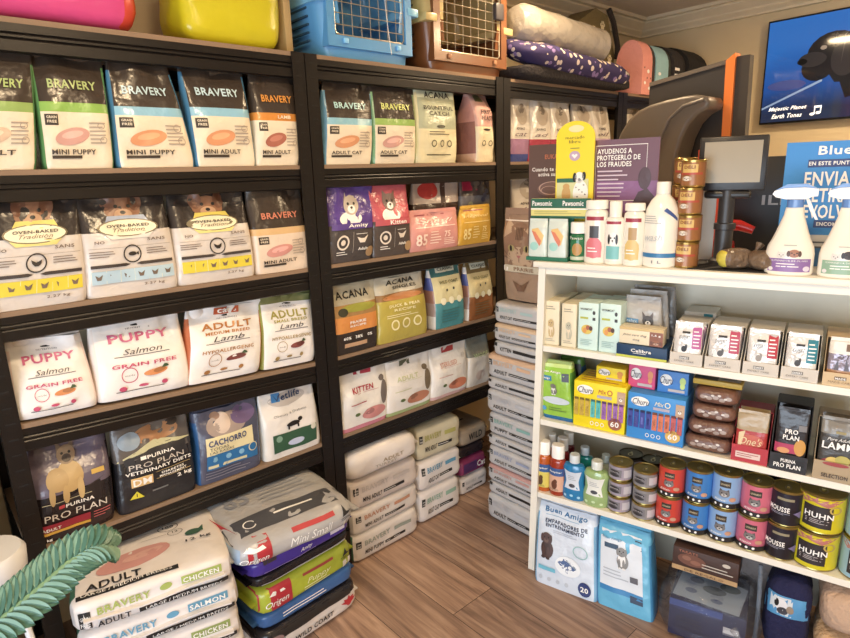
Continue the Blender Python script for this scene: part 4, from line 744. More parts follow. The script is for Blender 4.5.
ob, Hb, Wb = carton('large yellow cat treat box with coloured tubes and the number 60', 573, 624.5, 384, .012, C2, .13, card((236, 214, 30)), churu_big(0, YT, (166, 90, 60), (210, 90, 40)), top=[('L', .1, .1, .9, .9, 5, ink((200, 120, 40)))], group=gch)
ob, Hb2, Wb2 = carton('large blue cat treat box with coloured tubes and the number 60', 626, 683, 396, .01, C2, .13, card((60, 140, 210)), churu_big(0, BT, (226, 180, 80), (240, 230, 190)), group=gch)
def churu_s(fr): return [('E', .28, .6, .2, .26, ink(WH)), ('T', 'Churu', .3, .6, .42, .34, ink((30, 30, 60)), 'i'), ('E', .82, .62, .1, .18, ink(fr)), ('E', .82, .4, .08, .14, ink(fr)), ('R', .36, .1, .9, .22, ink((190, 180, 180)))]
carton('small yellow cat treat box lying on the large yellow one', 596, 625.5, 368, .055, C2+Hb+.001, .075, card((236, 210, 40)), churu_s((230, 150, 60)), group=gch)
carton('small pink cat treat box between the yellow and blue small ones', 628, 655, 372, .055, C2+Hb2+.001, .08, card((214, 84, 130)), churu_s((240, 150, 90)), group=gch, h=.075)
carton('small blue cat treat box lying on the large blue one', 657, 688, 377, .05, C2+Hb2+.001, .08, card((70, 130, 200)), churu_s((200, 226, 120)), group=gch, h=.07)
# rolls of brown chew sticks, four wrapped bundles on each other
s0, s1 = spanC(683, 731, .02, C2); zt = FC.inv(712, 388, .02)[1]; hh_ = (zt-C2)/4
bundm = mat((110, 78, 66), .3, 0, .8, 40, .35)
nm = ['lowest', 'second from below', 'third from below', 'topmost']
for i in range(4):
    L = Lump((s1-s0)/2-.001-i*.002, .06, hh_/2*.97, 5, 2.6, 80+i, .004); mb = MB(); L.body(mb, lambda X, Y, Z: bundm, 12)
    printon(mb, L.fn('front'), [('E', .2+.15*j, .45+.12*math.sin(j*3+i), .07, .13, ink((170, 150, 140))) for j in range(5)]+[('E', .28+.15*j, .6+.1*math.cos(j*2+i), .04, .07, ink((206, 196, 190))) for j in range(4)], .001)
    o = mb.build('treat_bundle', loc=FC.w((s0+s1)/2+.004*i, .07, C2+.0006+i*hh_), rz=FC.rz); tag(o, '%s of the four brown film wrapped chew bundles' % nm[i], 'chew bundle', 'brown film wrapped bundles')
o = MB().box(-.065, -.045, 0, .065, .045, .016, card((190, 160, 70)), .002); printon(o, toppl(-.065, .065, -.045, .045, .016), [('R', .02, .05, .5, .95, ink((80, 84, 80))), ('R', .5, .1, .95, .9, ink((180, 180, 176))), ('L', .55, .2, .9, .8, 4, ink((90, 90, 90)))])
o = o.build('chew_carton', loc=FC.w((s0+s1)/2+.01, .08, C2+4*hh_+.001), rz=FC.rz); tag(o, 'flat olive and grey carton lying on the brown bundles', 'carton')
# red box, black tray, pouch with fruit
tb, cx, W = display_box(730, 767, 0, 0, 'red display box with pale sticker holding red treat pouches', dep=.006, z=C2, col=(176, 50, 60), hf=.05, hb=.13, depth=.15, tc=(236, 220, 214), frontart=[('R', .12, .25, .8, .62, ink((226, 196, 186))), ('L', .16, .32, .76, .56, 2, ink((170, 60, 60)))])
fill(cx, W, C2, .006, ['red treat pouch with cream top in the red display box', 'red treat pouch behind the front one in the red display box', 'rearmost treat pouch in the red display box'], lambda k: ([(.66, film((190, 50, 50))), (1, film((176, 150, 110)))], [('E', .5, .45, .4, .14, ink((206, 90, 70))), ('T', "One's", .5, .45, .7, .16, ink((240, 214, 160)), 'i'), ('P', [(.1, .6), (.3, .66), (.2, .3), (.1, .3)], ink((226, 200, 150)))], None), hp=.14, group='treat pouches in red box')
tb, cx, W = display_box(768, 806, 0, 0, 'black display box holding black treat pouches, on the middle shelf', dep=.002, z=C2, col=(40, 36, 38), hf=.05, hb=.17, depth=.15, frontart=[('R', .06, .12, .92, .9, ink((30, 28, 30))), ('T', 'PURINA', .5, .66, .4, .2, ink(WH)), ('T', 'PRO PLAN', .48, .36, .72, .26, ink(WH))])
fill(cx, W, C2, .002, ['black pouch reading PRO PLAN with magenta band', 'black pouch right behind the PRO PLAN one', 'rearmost black pouch in the black display box'], lambda k: ([(1, film((44, 40, 42)))], [('R', .02, .3, .8, .46, ink((190, 50, 90))), ('E', .8, .42, .18, .14, ink((214, 150, 60))), ('E', .3, .34, .2, .05, ink((226, 150, 90))), ('T', 'PRO', .5, .68, .4, .08, ink(WH)), ('T', 'PLAN', .5, .58, .5, .08, ink(WH)), ('R', .7, .7, .95, .8, ink((120, 116, 116)))], None), hp=.17, group='black treat pouches')
tb, cx, W = display_box(811, 856, 0, 0, 'tan display box under the pouch reading LAMM', dep=.0, z=C2, col=(170, 150, 120), hf=.055, hb=.15, depth=.15, frontart=[('T', 'SELECTION', .5, .3, .6, .2, ink((60, 50, 44))), ('E', .5, .9, .3, .1, ink((170, 60, 60)))])
fill(cx, W, C2, .0, ['charcoal pouch reading LAMM with yellow fruit and red meat', 'grey pouch behind the LAMM one', 'rearmost grey pouch behind the LAMM one'], lambda k: ([(.12, film((120, 80, 66))), (.78, film((66, 60, 54))), (1, film((130, 124, 112)))], [('E', .5, .25, .46, .14, ink((150, 44, 54))), ('E', .4, .32, .18, .08, ink((222, 190, 90))), ('E', .66, .36, .2, .08, ink((190, 176, 80))), ('E', .56, .24, .16, .06, ink((230, 200, 110))), ('T', 'LAMM', .5, .6, .84, .12, ink(WH)), ('T', 'Pure Adult', .5, .71, .6, .05, ink(WH), 'i'), ('R', .4, .8, .66, .84, ink((150, 130, 60)))], None), hp=.165, group='LAMM pouches')
# ---- third counter shelf: bottles and cans
def bottle(label, xc, wpx, ytop, dep, z, liq, capc, art, capr=.8, caph=.26, group=None, sy=.8, F=FC, name='shampoo_bottle', shape='round', trans=0, h=None):
    s0, s1 = spanC(xc-wpx/2, xc+wpx/2, dep, z+.03, F); r = (s1-s0)/2; H = h or F.inv(xc, ytop, dep+r)[1]-z; hb = H*(1-caph)
    t = thing(name, label, 'bottle', F.w((s0+s1)/2, dep+r*sy, z+.0006), F.rz, group)
    m = mat(liq, .18, 0, .04, 30, .08, trans=trans, coat=.5)
    if shape == 'round': pr = [(r*.94, 0), (r, .004), (r, hb*.9), (r*.95, hb*.95), (r*.8, hb*.985), (r*.7, hb)]
    elif shape == 'waist': pr = [(r*.88, 0), (r, .01), (r*1.0, hb*.28), (r*.86, hb*.5), (r*.9, hb*.7), (r*.98, hb*.86), (r*.8, hb*.95), (r*.4, hb*.98), (r*.36, hb)]
    else: pr = [(r*.95, 0), (r, .005), (r, hb*.7), (r*.92, hb*.8), (r*.66, hb*.92), (r*.42, hb*.98), (r*.4, hb)]
    MB().lathe(pr, m, 28, sy=sy).build('bottle_body', t)
    cr = r*capr; MB().lathe([(cr, hb+.0005), (cr, H-.003), (cr*.93, H)], plas(capc), 24, sy=sy if capr > .7 else 1).build('cap', t)
    if art:
        mb = MB()
        if shape == 'waist':
            def fn(x, y, l):
                v = y*.98; zz = v*hb; rr = r
                for a in range(len(pr)-1):
                    if pr[a][1] <= zz <= pr[a+1][1]: q = (zz-pr[a][1])/max(1e-6, pr[a+1][1]-pr[a][1]); rr = pr[a][0]+(pr[a+1][0]-pr[a][0])*q
                A = (2*x-1)*1.2; return Vector(((rr+l)*math.sin(A), -(rr+l)*sy*math.cos(A), zz))
        else: fn = cyl(r, 0, hb, 1.3, 1, sy)
        printon(mb, fn, art, .0007); mb.build('label', t)
    return t, r, H
def shart(c, dog): return [('R', .08, .12, .92, .72, ink(c)), ('R', .08, .55, .92, .76, ink((50, 90, 160))), ('T', 'Beaphar', .5, .66, .6, .06, ink(WH)), ('E', .45, .3, .14, .12, ink(dog)), ('E', .5, .4, .09, .06, ink(dog)), ('L', .2, .14, .8, .2, 2, ink((90, 80, 60)))]
gs = 'amber shampoo bottles with white caps'
bottle('amber bottle with yellow label, front left of the amber bottles', 541, 15, 439, .012, C3, (176, 84, 28), WH, shart((226, 206, 80), (90, 60, 30)), group=gs)
bottle('red brown bottle with peach label, front right of the amber bottles', 555, 15.5, 443, .008, C3, (150, 50, 30), WH, shart((226, 170, 140), (110, 60, 40)), group=gs)
bottle('amber bottle in the second row behind the yellow label one', 548, 13, 432, .085, C3, (176, 84, 28), WH, None, group=gs)
bottle('dark red bottle in the second row right of the amber one', 560, 13, 436, .08, C3, (120, 30, 36), WH, None, group=gs)
bottle('dark red bottle at the back of the row, beside the teal bottle', 566, 12, 431, .15, C3, (120, 30, 36), WH, None, group=gs)
gw = 'waisted shampoo bottles'
def wart(c, c2): return [('P', [(.2, .32), (.8, .32), (.76, .55), (.86, .84), (.6, .8), (.4, .8), (.14, .84), (.24, .55)], ink(c)), ('E', .5, .42, .12, .05, ink((60, 60, 70))), ('L', .32, .56, .68, .7, 3, ink((150, 160, 170)))]+[('E', .25+.25*i, .12+.03*(i % 2), .06, .035, ink(c2)) for i in range(3)]
bottle('bright blue waisted bottle with white hide shaped label', 571.5, 23, 451, .006, C3, (40, 140, 200), (206, 216, 220), wart((206, 216, 230), (150, 210, 240)), .42, .18, gw, .6, shape='waist', trans=.3)
bottle('pale green waisted bottle with white hide shaped label', 593.5, 26, 457, .004, C3, (176, 206, 140), (214, 220, 214), wart((226, 228, 220), (200, 226, 170)), .42, .18, gw, .6, shape='waist', trans=.3)
bottle('teal waisted bottle behind the bright blue one', 582, 20, 444, .09, C3, (40, 150, 150), (200, 210, 214), None, .42, .18, gw, .6, shape='waist', trans=.3)
bottle('clear waisted bottle behind the pale green one', 603, 19, 452, .09, C3, (206, 214, 196), (206, 214, 206), None, .42, .18, gw, .6, shape='waist', trans=.3)
def can(label, F, x, y, z, r, h, wrap, art, group, lidc=(176, 160, 100), rot=0, rim=True, tab=True):
    t = thing('food_can', label, 'can', F.w(x, y, z+.0006), F.rz, group); T = tin(lidc)
    MB().lathe([(r*.93, 0), (r, .003), (r*.985, .005), (r*.985, h-.006), (r, h-.004), (r*1.005, h-.001), (r*.97, h), (r*.93, h-.003), (r*.2, h-.0035)], T, 30).build('can_body', t)
    mb = MB(); wr = wrap if isinstance(wrap, list) else [(1, wrap)]
    z0, z1 = .006, h-.007
    prev = 0
    for ve, c in wr:
        mb.lathe([(r*.995, z0+(z1-z0)*prev), (r*.995, z0+(z1-z0)*ve)], mat(c, .3, .1, .02, 30, .06), 30, capb=False, capt=False); prev = ve
    printon(mb, cyl(r*.995, z0, z1, 1.45, rot=rot), art, .0005, .0002); mb.build('label', t)
    if tab:
        tb = MB(); tb.grid(lambda u, v: Vector((r*.12*math.cos(6.2832*u)*(1+.8*v), -r*.2+r*.22*math.sin(6.2832*u)*(1+.5*v), h-.0015)), 14, 1, tin()); tb.box(-r*.08, -r*.02, h-.003, r*.08, r*.3, h-.001, tin()); tb.build('pull_tab', t)
    return t
def stack(xl, xr, dep, z, yt, n, wrap, artf, group, labels, F=FC, jit=.002, lidc=(176, 160, 100), rot=0):
    s0, s1 = spanC(xl, xr, dep+.03, z+.03, F); r = (s1-s0)/2; x = (s0+s1)/2; H = F.inv((xl+xr)/2, yt, dep+r)[1]-z; h = H/n
    for i in range(n):
        can(labels[i], F, x+(jit if i % 2 else 0), dep+r, z+i*h, r, h-.0008, wrap, artf(i), group, lidc, rot)
    return x, r, h
def cat_art(main, i): return [('R', .36, .66, .62, .86, ink((60, 50, 44))), ('T', 'LEONARDO', .49, .77, .2, .06, ink((206, 190, 150)))]+face('cat', .48, .46, .13, .9, (120, 116, 116), (90, 86, 88), (190, 186, 184))+[('E', .4, .26, .16, .07, ink(main)), ('T', 'Kitten', .4, .26, .24, .07, ink(WH), 'i'), ('E', .68, .3, .08, .07, ink((206, 150, 120))), ('R', 0, 0, 1, .16, ink((36, 34, 38))), ('E', .3, .08, .03, .04, ink(WH)), ('E', .44, .08, .03, .04, ink(WH)), ('E', .58, .08, .03, .04, ink(WH))]
def grey_art(i): return [('R', .2, .2, .62, .8, ink((120, 116, 122))), ('E', .4, .6, .16, .14, ink((56, 54, 58))), ('T', 'Animonda', .4, .6, .26, .1, ink((190, 186, 190))), ('E', .4, .34, .16, .12, ink((56, 54, 58))), ('R', .68, .2, .95, .8, ink((196, 190, 200)))]
g3 = 'small grey food cans'
stack(607, 630, .006, C3, 460, 3, (160, 152, 166), grey_art, g3, ['lowest grey can in the left three can stack', 'middle grey can in the left three can stack', 'top lilac grey can in the left three can stack'])
stack(631, 655, .004, C3, 467, 3, (140, 138, 140), grey_art, g3, ['lowest grey can in the stack beside the red cans', 'middle grey can in the stack beside the red cans', 'top grey can in the stack beside the red cans'])
stack(617, 640, .1, C3, 452, 3, (110, 100, 96), grey_art, g3, ['lowest dark can in the rear stack behind the left grey cans', 'middle dark can in the rear stack behind the left grey cans', 'top dark can in the rear stack behind the left grey cans'], lidc=(90, 86, 70))
stack(640, 662, .1, C3, 458, 3, (110, 100, 96), grey_art, g3, ['lowest dark can in the rear stack behind the right grey cans', 'middle dark can in the rear stack behind the right grey cans', 'top dark can in the rear stack behind the right grey cans'], lidc=(90, 86, 70))
g4 = 'cat food cans stacked in twos'
for xl, xr, yt, dep, c, cn in ((655, 681, 461, .006, (206, 74, 62), 'red'), (681, 708, 465, .006, (66, 130, 200), 'blue'), (707, 736, 468, .008, (140, 176, 220), 'pale blue'), (735, 767, 477, .006, (206, 110, 132), 'pink')):
    stack(xl, xr, dep, C3, yt, 2, c, lambda i, c=c: cat_art(c, i), g4, ['lower %s can with grey cat picture' % cn, 'upper %s can with grey cat picture' % cn], jit=.003)
def dark_art(i): return [('R', .3, .78, .66, .86, ink((150, 140, 110))), ('T', 'MOUSSE', .36, .5, .44, .16, ink(WH)), ('L', .16, .3, .6, .38, 2, ink((170, 170, 190))), ('P', [(.66, .4), (.86, .5), (.84, .24), (.74, .34)], ink((120, 110, 160)))]
stack(764, 797, .004, C3, 484, 2, [(.5, (34, 32, 40)), (1, (40, 38, 50))], dark_art, 'black cans', ['lower black can with white lettering', 'upper black can with white lettering, beside the yellow can'])
stack(742, 770, .11, C3, 463, 2, (40, 38, 44), dark_art, 'black cans', ['lower dark can behind the pink cans', 'upper dark can behind the pink cans'])
stack(770, 798, .12, C3, 468, 2, (50, 44, 44), dark_art, 'black cans', ['lower dark can at the back behind the black cans', 'upper dark can at the back behind the black cans'])
def huhn(i): return [('P', [(.0, 1), (.9, 1), (.62, .76), (.4, .86), (.2, .78)], ink((190, 110, 100))), ('R', .25, .12, .7, .76, ink((50, 44, 46))), ('T', 'HUHN', .5, .5, .42, .16, ink(WH)), ('L', .3, .24, .66, .38, 3, ink((200, 190, 190))), ('O', .74, .7, .1, .12, .3, ink((200, 170, 80)))]
stack(791, 838, .002, C3, 486, 2, (212, 200, 44), huhn, 'large cans at the right', ['lower large yellow can reading HUHN', 'upper large yellow can reading HUHN'], rot=-.1)
stack(839, 886, .002, C3, 494, 2, (150, 186, 206), huhn, 'large cans at the right', ['lower large light blue can cut by the right picture edge', 'upper large light blue can cut by the right picture edge'])
# ---------------------------------------------------------------- on the counter top
ZT = 1.15
def pose(F, x, y, z): return F.w(x, y, z+.0006)
s0, s1 = spanC(526, 585, .012, ZT); W = s1-s0; Ht = FC.inv(556, 199, .03)[1]-ZT
t = thing('counter_display', 'green and cream cardboard counter display with header card and mint pouches', 'display box', pose(FC, s0+.02, .012, ZT), FC.rz)
gcard = card((30, 104, 78)); W2 = spanC(526, 567, .012, ZT)[1]-s0
mb = MB().box(-.02, 0, 0, W2-.02, .055, .012, gcard).box(-.02, .052, .012, W2-.02, .055, Ht-.03, gcard); mb.build('tray', t, smooth=False)
hd = MB().box(-.02, .036, Ht-.062, W-.02, .05, Ht, card((220, 210, 130)))
printon(hd, planar(-.02, W-.02, Ht-.062, Ht, .036), [('R', 0, .52, 1, 1, ink((30, 104, 78))), ('R', 0, .44, 1, .5, ink(WH)), ('R', 0, 0, 1, .12, ink((30, 104, 78))), ('T', 'Pawsomic', .2, .76, .34, .26, ink(WH)), ('T', 'Pawsomic', .72, .76, .34, .26, ink(WH)), ('L', .06, .2, .9, .4, 2, ink((190, 180, 100)))]); hd.build('header_card', t, smooth=False)
for i in range(2):
    xa = s0+.004+i*(W2-.008)/2; w_ = (W2-.008)/2-.002
    P = Pouch(w_, Ht-.082, .03, wt=w_*.98, seed=90+i, wr=.002, full=.8, topd=.006); k = .5
    tt = thing('treat_pouch', ['pale mint pouch with orange picture, left one in the green counter display', 'pale mint pouch with orange picture, right one in the green counter display'][i], 'pouch', pose(FC, xa+w_/2, .016, ZT+.012), FC.rz, 'mint pouches in the counter display')
    mb = MB(); P.body(mb, [(1, film((206, 220, 212)))], None)
    printon(mb, P.fn, [('P', [(.2, .78), (.55, .82), (.86, .6), (.72, .34), (.5, .42), (.3, .62)], ink((232, 190, 110))), ('P', [(.2, .74), (.42, .7), (.72, .46), (.64, .3), (.4, .5)], ink((226, 120, 84))), ('E', .34, .3, .22, .12, ink((150, 210, 200)))]); mb.build('pouch_body', tt); P.seal(film((206, 220, 212)), .008).build('top_seal', tt)
gtop = 'white shampoo bottles on the counter top'
bottle('green spray can with white cap beside the mint pouches', 575.5, 16, 222, .02, ZT, (40, 110, 70), WH, [('T', 'Pawso', .5, .85, .6, .1, ink((206, 214, 190))), ('E', .55, .45, .24, .22, ink((190, 140, 70))), ('R', .2, .08, .9, .2, ink((190, 200, 170)))], .98, .28, sy=1, name='spray_can')
def gel(c, neck): return [('R', .2, .8, .82, .87, ink((170, 40, 60))), ('E', .5, .3, .28, .2, ink(c)), ('R', .24, .12, .76, .4, ink(c)), ('R', .36, .48, .66, .7, ink(neck)), ('L', .3, .2, .7, .32, 2, ink(WH))]
bottle('white bottle with pink bottle picture, leftmost of three white bottles', 593, 23, 200, .012, ZT, (236, 230, 216), (240, 236, 226), gel((226, 110, 120), (70, 70, 76)), .95, .14, gtop, .7)
bottle('white bottle with dalmatian and teal picture, middle of three white bottles', 612, 20, 201, .008, ZT, (236, 230, 216), (240, 236, 226), [('R', .16, .08, .84, .94, ink((238, 232, 220))), ('R', .2, .86, .8, .92, ink((170, 40, 60)))]+[('R', .24, .12, .76, .4, ink((110, 190, 190)))]+face('dog', .5, .55, .16, .9, (240, 238, 234), BK), .6, .25, gtop, .7)
bottle('white bottle with yellow bottle picture, next to the big white bottle', 631, 21, 203, .006, ZT, (236, 230, 216), (240, 236, 226), gel((226, 190, 110), (190, 150, 90)), .95, .12, gtop, .7)
bottle('large white bottle with blue band and blue brush stroke', 656.5, 35, 182, .002, ZT, (238, 234, 222), (240, 236, 228), [('R', 0, .14, 1, .2, ink((40, 120, 180))), ('L', .1, .6, .6, .72, 4, ink((150, 150, 150))), ('P', [(.6, .78), (.95, .64), (.95, .68), (.66, .82)], ink((50, 80, 150))), ('T', 'wash', .4, .42, .4, .1, ink((190, 190, 190)), 'i'), ('T', '1 L', .5, .08, .2, .04, ink((130, 130, 130)))], .4, .14, None, .85, shape='shoulder')
# gold cans piled up
def dogcan(i): return [('R', .3, .55, .75, .92, ink((222, 180, 90))), ('T', 'DELI', .52, .8, .3, .14, ink((150, 70, 40))), ('R', .2, .46, .9, .56, ink((190, 70, 50)))]+face('dog', .45, .3, .12, .9, (226, 214, 196), (190, 160, 130))
stack(674, 698, .018, ZT, 160, 4, (150, 100, 60), dogcan, 'gold dog food cans on the counter top', ['lowest gold can of the pile beside the large white bottle', 'second gold can from below in the pile beside the white bottle', 'third gold can from below in the pile beside the white bottle', 'top gold can of the pile beside the white bottle'], rot=-.2, lidc=(170, 140, 80), jit=.003)
stack(668, 690, .11, ZT, 158, 4, (140, 96, 60), dogcan, 'gold dog food cans on the counter top', ['lowest gold can in the rear pile', 'second gold can from below in the rear pile', 'third gold can from below in the rear pile', 'top gold can in the rear pile, half hidden'], lidc=(170, 140, 80))
carton('flat orange red packet lying behind the top gold can', 690, 712, 150, .2, ZT+.0, .06, card((206, 70, 40)), front=[('R', 0, .0, 1, .84, ink((226, 216, 196)))], name='packet')
# notices standing behind the bottles
def board(label, xl, xr, ytop, dep, art, col, arch=False, name='notice_board', cat='sign', th=.006, ybase=None, tilt=.03, z=ZT, extra=0):
    s0, s1 = spanC(xl, xr, dep, z+.3); H = FC.inv((xl+xr)/2, ytop, dep)[1]-z; W = s1-s0
    mb = MB(); m = card(col)
    if arch:
        r = W/2; P = [(-r, 0), (r, 0)]+[(r*math.cos(a*math.pi/16), H-r*.8+r*.8*math.sin(a*math.pi/16)) for a in range(17)]
    else: P = [(-W/2, 0), (W/2, 0), (W/2, H), (-W/2, H)]
    mb.prism(P, 0, th, m)
    printon(mb, planar(-W/2, W/2, 0, H, 0), art)
    # folding foot behind
    t = thing(name, label, cat, pose(FC, (s0+s1)/2, dep, z), FC.rz)
    mb.build('panel', t, smooth=False)
    MB().box(-W*.2, th, 0, W*.2, th+.018, .004, m).build('foot', t, smooth=False)
    return t
BRN = (92, 68, 60)
# fractions measured on the board height (base at the counter top)
board('dark brown notice with white and orange lettering behind the green counter display', 529, 583, 144, .17, [('T', 'EUKANUBA', .56, .89, .5, .04, ink((206, 110, 70))), ('T', 'Cuando te das cuenta', .5, .78, .86, .035, ink((236, 226, 214))), ('T', 'activa sus defensas', .54, .735, .7, .035, ink((236, 226, 214))), ('E', .45, .6, .28, .07, ink((120, 86, 76))), ('O', .45, .61, .25, .06, .1, ink((190, 150, 130))), ('O', .4, .59, .16, .04, .1, ink((190, 150, 130)))], BRN)
board('yellow arch shaped sign with violet heart disc and dalmatian leaflet', 556, 594, 121, .1, [('E', .52, .945, .2, .025, ink((240, 226, 160))), ('T', 'mercado', .5, .885, .5, .022, ink((120, 110, 50)), 's'), ('T', 'libre', .5, .855, .3, .022, ink((120, 110, 50)), 's'), ('R', .38, .806, .62, .812, ink((150, 140, 60))), ('E', .5, .755, .14, .035, ink((190, 160, 190))), ('P', [(.42, .76), (.5, .735), (.58, .76), (.54, .77), (.5, .76), (.46, .77)], ink((240, 236, 236))), ('R', .04, .38, .88, .59, ink((214, 214, 150))), ('R', .04, .565, .5, .595, ink((40, 110, 80))), ('E', .3, .48, .12, .06, ink((206, 160, 90))), ('E', .3, .535, .09, .022, ink((206, 160, 90))), ('E', .68, .48, .2, .1, ink((240, 238, 232))), ('E', .64, .6, .12, .04, ink((240, 238, 232))), ('E', .52, .6, .05, .035, ink(BK)), ('E', .76, .61, .05, .03, ink(BK)), ('E', .64, .585, .04, .01, ink(BK))]+[('E', .56+.04*((i*5) % 7), .41+.017*i, .022, .006, ink(BK)) for i in range(9)], (236, 214, 50), arch=True, name='arch_sign')
pv = (110, 80, 96)
board('violet notice reading AYUDENOS A PROTEGERLO with white frame and head silhouette', 589, 659, 139, .13, [('R', .0, .4, 1, .66, ink((140, 84, 140))), ('R', .1, .95, .84, .955, ink(WH)), ('R', .1, .5, .106, .95, ink(WH)), ('R', .834, .5, .84, .95, ink(WH)), ('R', .1, .497, .84, .503, ink(WH)), ('E', .82, .68, .09, .09, ink((84, 60, 70))), ('P', [(.6, .4), (.99, .4), (.97, .53), (.86, .6), (.74, .57)], ink((84, 60, 70))), ('T', 'AYUDENOS A', .38, .905, .5, .042, ink(WH)), ('T', 'PROTEGERLO DE', .44, .853, .62, .042, ink(WH)), ('T', 'LOS FRAUDES', .38, .8, .5, .042, ink(WH)), ('L', .14, .52, .6, .76, 7, ink((214, 190, 206)))], pv)
# customer display
t = thing('customer_display', 'black customer display with grey screen on a round pole', 'display', pose(FC, .54, .13, ZT), FC.rz+.05)
blk_ = mat((30, 28, 28), .35, 0, .03, 60)
MB().box(-.09, -.01, .212, .082, .014, .36, blk_, .004).build('screen_frame', t)
MB().box(-.076, -.0115, .234, .068, -.0102, .346, mat((150, 136, 108), .3, emit=.04)).build('screen', t, smooth=False)
MB().lathe([(.035, 0), (.035, .012), (.03, .016), (.024, .018), (.024, .1), (.029, .102), (.029, .118), (.021, .12), (.021, .2115)], mat((50, 48, 48), .4), 24, c=(-.01, .01, .0012)).build('pole', t)
MB().box(-.07, -.008, .19, .05, .03, .2115, blk_, .008).build('mount', t)
tag(MB().box(-.14, -.09, 0, .14, .12, .003, mat((36, 34, 36), .8, 0, .3, 200)).build('counter_mat', loc=pose(FC, .6, .105, ZT-.0), rz=FC.rz), 'thin dark mat under the customer display', 'mat')
ZM = ZT+.0036
for i, (x, y, rz, lb) in enumerate(((.585, .05, .5, 'brown speckled treat bag with yellow corner, left of its neighbour'), (.66, .045, -.4, 'brown speckled treat bag leaning at the purple spray bottle'))):
    t = thing('treat_bag', lb, 'bag', pose(FC, x-.012, y, ZM), FC.rz+rz, 'tied treat bags on the mat')
    L = Lump(.048, .03, .027, 2.6, 2.2, 120+i, .008); mb = MB(); tr = mat((112, 92, 74), .3, .0, .9, 60, .5); L.body(mb, lambda X, Y, Z: film((214, 196, 60)) if (X < -.8 and i == 0) else tr, 12); mb.build('bag_body', t)
    MB().tube([(.042, 0, .035), (.055, 0, .048), (.066, .004, .066)], [.01, .004, .012], tr, 8).build('knot', t)
# red tool
t = thing('label_gun', 'red plastic hand tool lying behind the black pole', 'tool', pose(FC, .48, .3, ZT), FC.rz)
rd = plas((206, 40, 36)); 
MB().tube([(-.06, 0, .09), (.0, 0, .1), (.07, 0, .1), (.11, 0, .085)], [.014, .018, .017, .012], rd, 12).build('upper_handle', t)
MB().tube([(-.05, 0, .03), (.02, 0, .032), (.06, 0, .04)], [.012, .014, .012], rd, 12).build('lower_handle', t)
MB().box(-.08, -.02, 0, -.045, .02, .105, mat((60, 50, 50), .4), .005).build('tool_body', t)
# black box with pale lettering and cable
s0, s1 = spanC(704, 812, .42, ZT)
t, _, _ = carton('black box with pale upright letters standing behind the customer display', 704, 812, 157, .42, ZT, .14, mat((30, 28, 28), .5), front=[('T', 'ILLI', .66, .56, .3, .1, ink((150, 146, 140)))], name='equipment_box', cat='box')
pts = [FC.w(x, y, z) for x, y, z in ((.70, .1, ZM+.105), (.68, .1, ZM+.06), (.655, .1, ZM+.03), (.63, .1, ZM+.012), (.6, .1, ZM+.03), (.57, .12, ZM+.045), (.55, .16, ZM+.03), (.53, .2, ZM+.008))]
tag(MB().tube(pts, [.007, .007, .005]+[.0025]*5, mat((24, 22, 22), .5), 8).build('cable'), 'black cable with thick handle end looping over the treat bags', 'cable')
board('blue notice reading ENVIAR RETIRAR DEVOLVER with grey foot strip', 786, 880, 141, .19, [('R', 0, .0, 1, .26, ink((206, 206, 200))), ('R', 0, .0, 1, .16, ink((50, 110, 170))), ('T', 'Blue', .54, .93, .36, .07, ink(WH)), ('R', .26, .8, 1, .86, ink((30, 50, 120))), ('T', 'EN ESTE PUNTO BLUE', .6, .83, .66, .03, ink(WH)), ('T', 'ENVIAR', .54, .71, .6, .11, ink(WH)), ('T', 'RETIRAR', .56, .58, .62, .11, ink(WH)), ('T', 'DEVOLVER', .52, .45, .74, .11, ink(WH)), ('R', .4, .32, .9, .38, ink((30, 50, 120))), ('T', 'ENCOMIENDAS', .65, .35, .44, .03, ink(WH)), ('L', .1, .14, .7, .22, 2, ink((90, 90, 90)))], (60, 140, 210), name='notice_board')
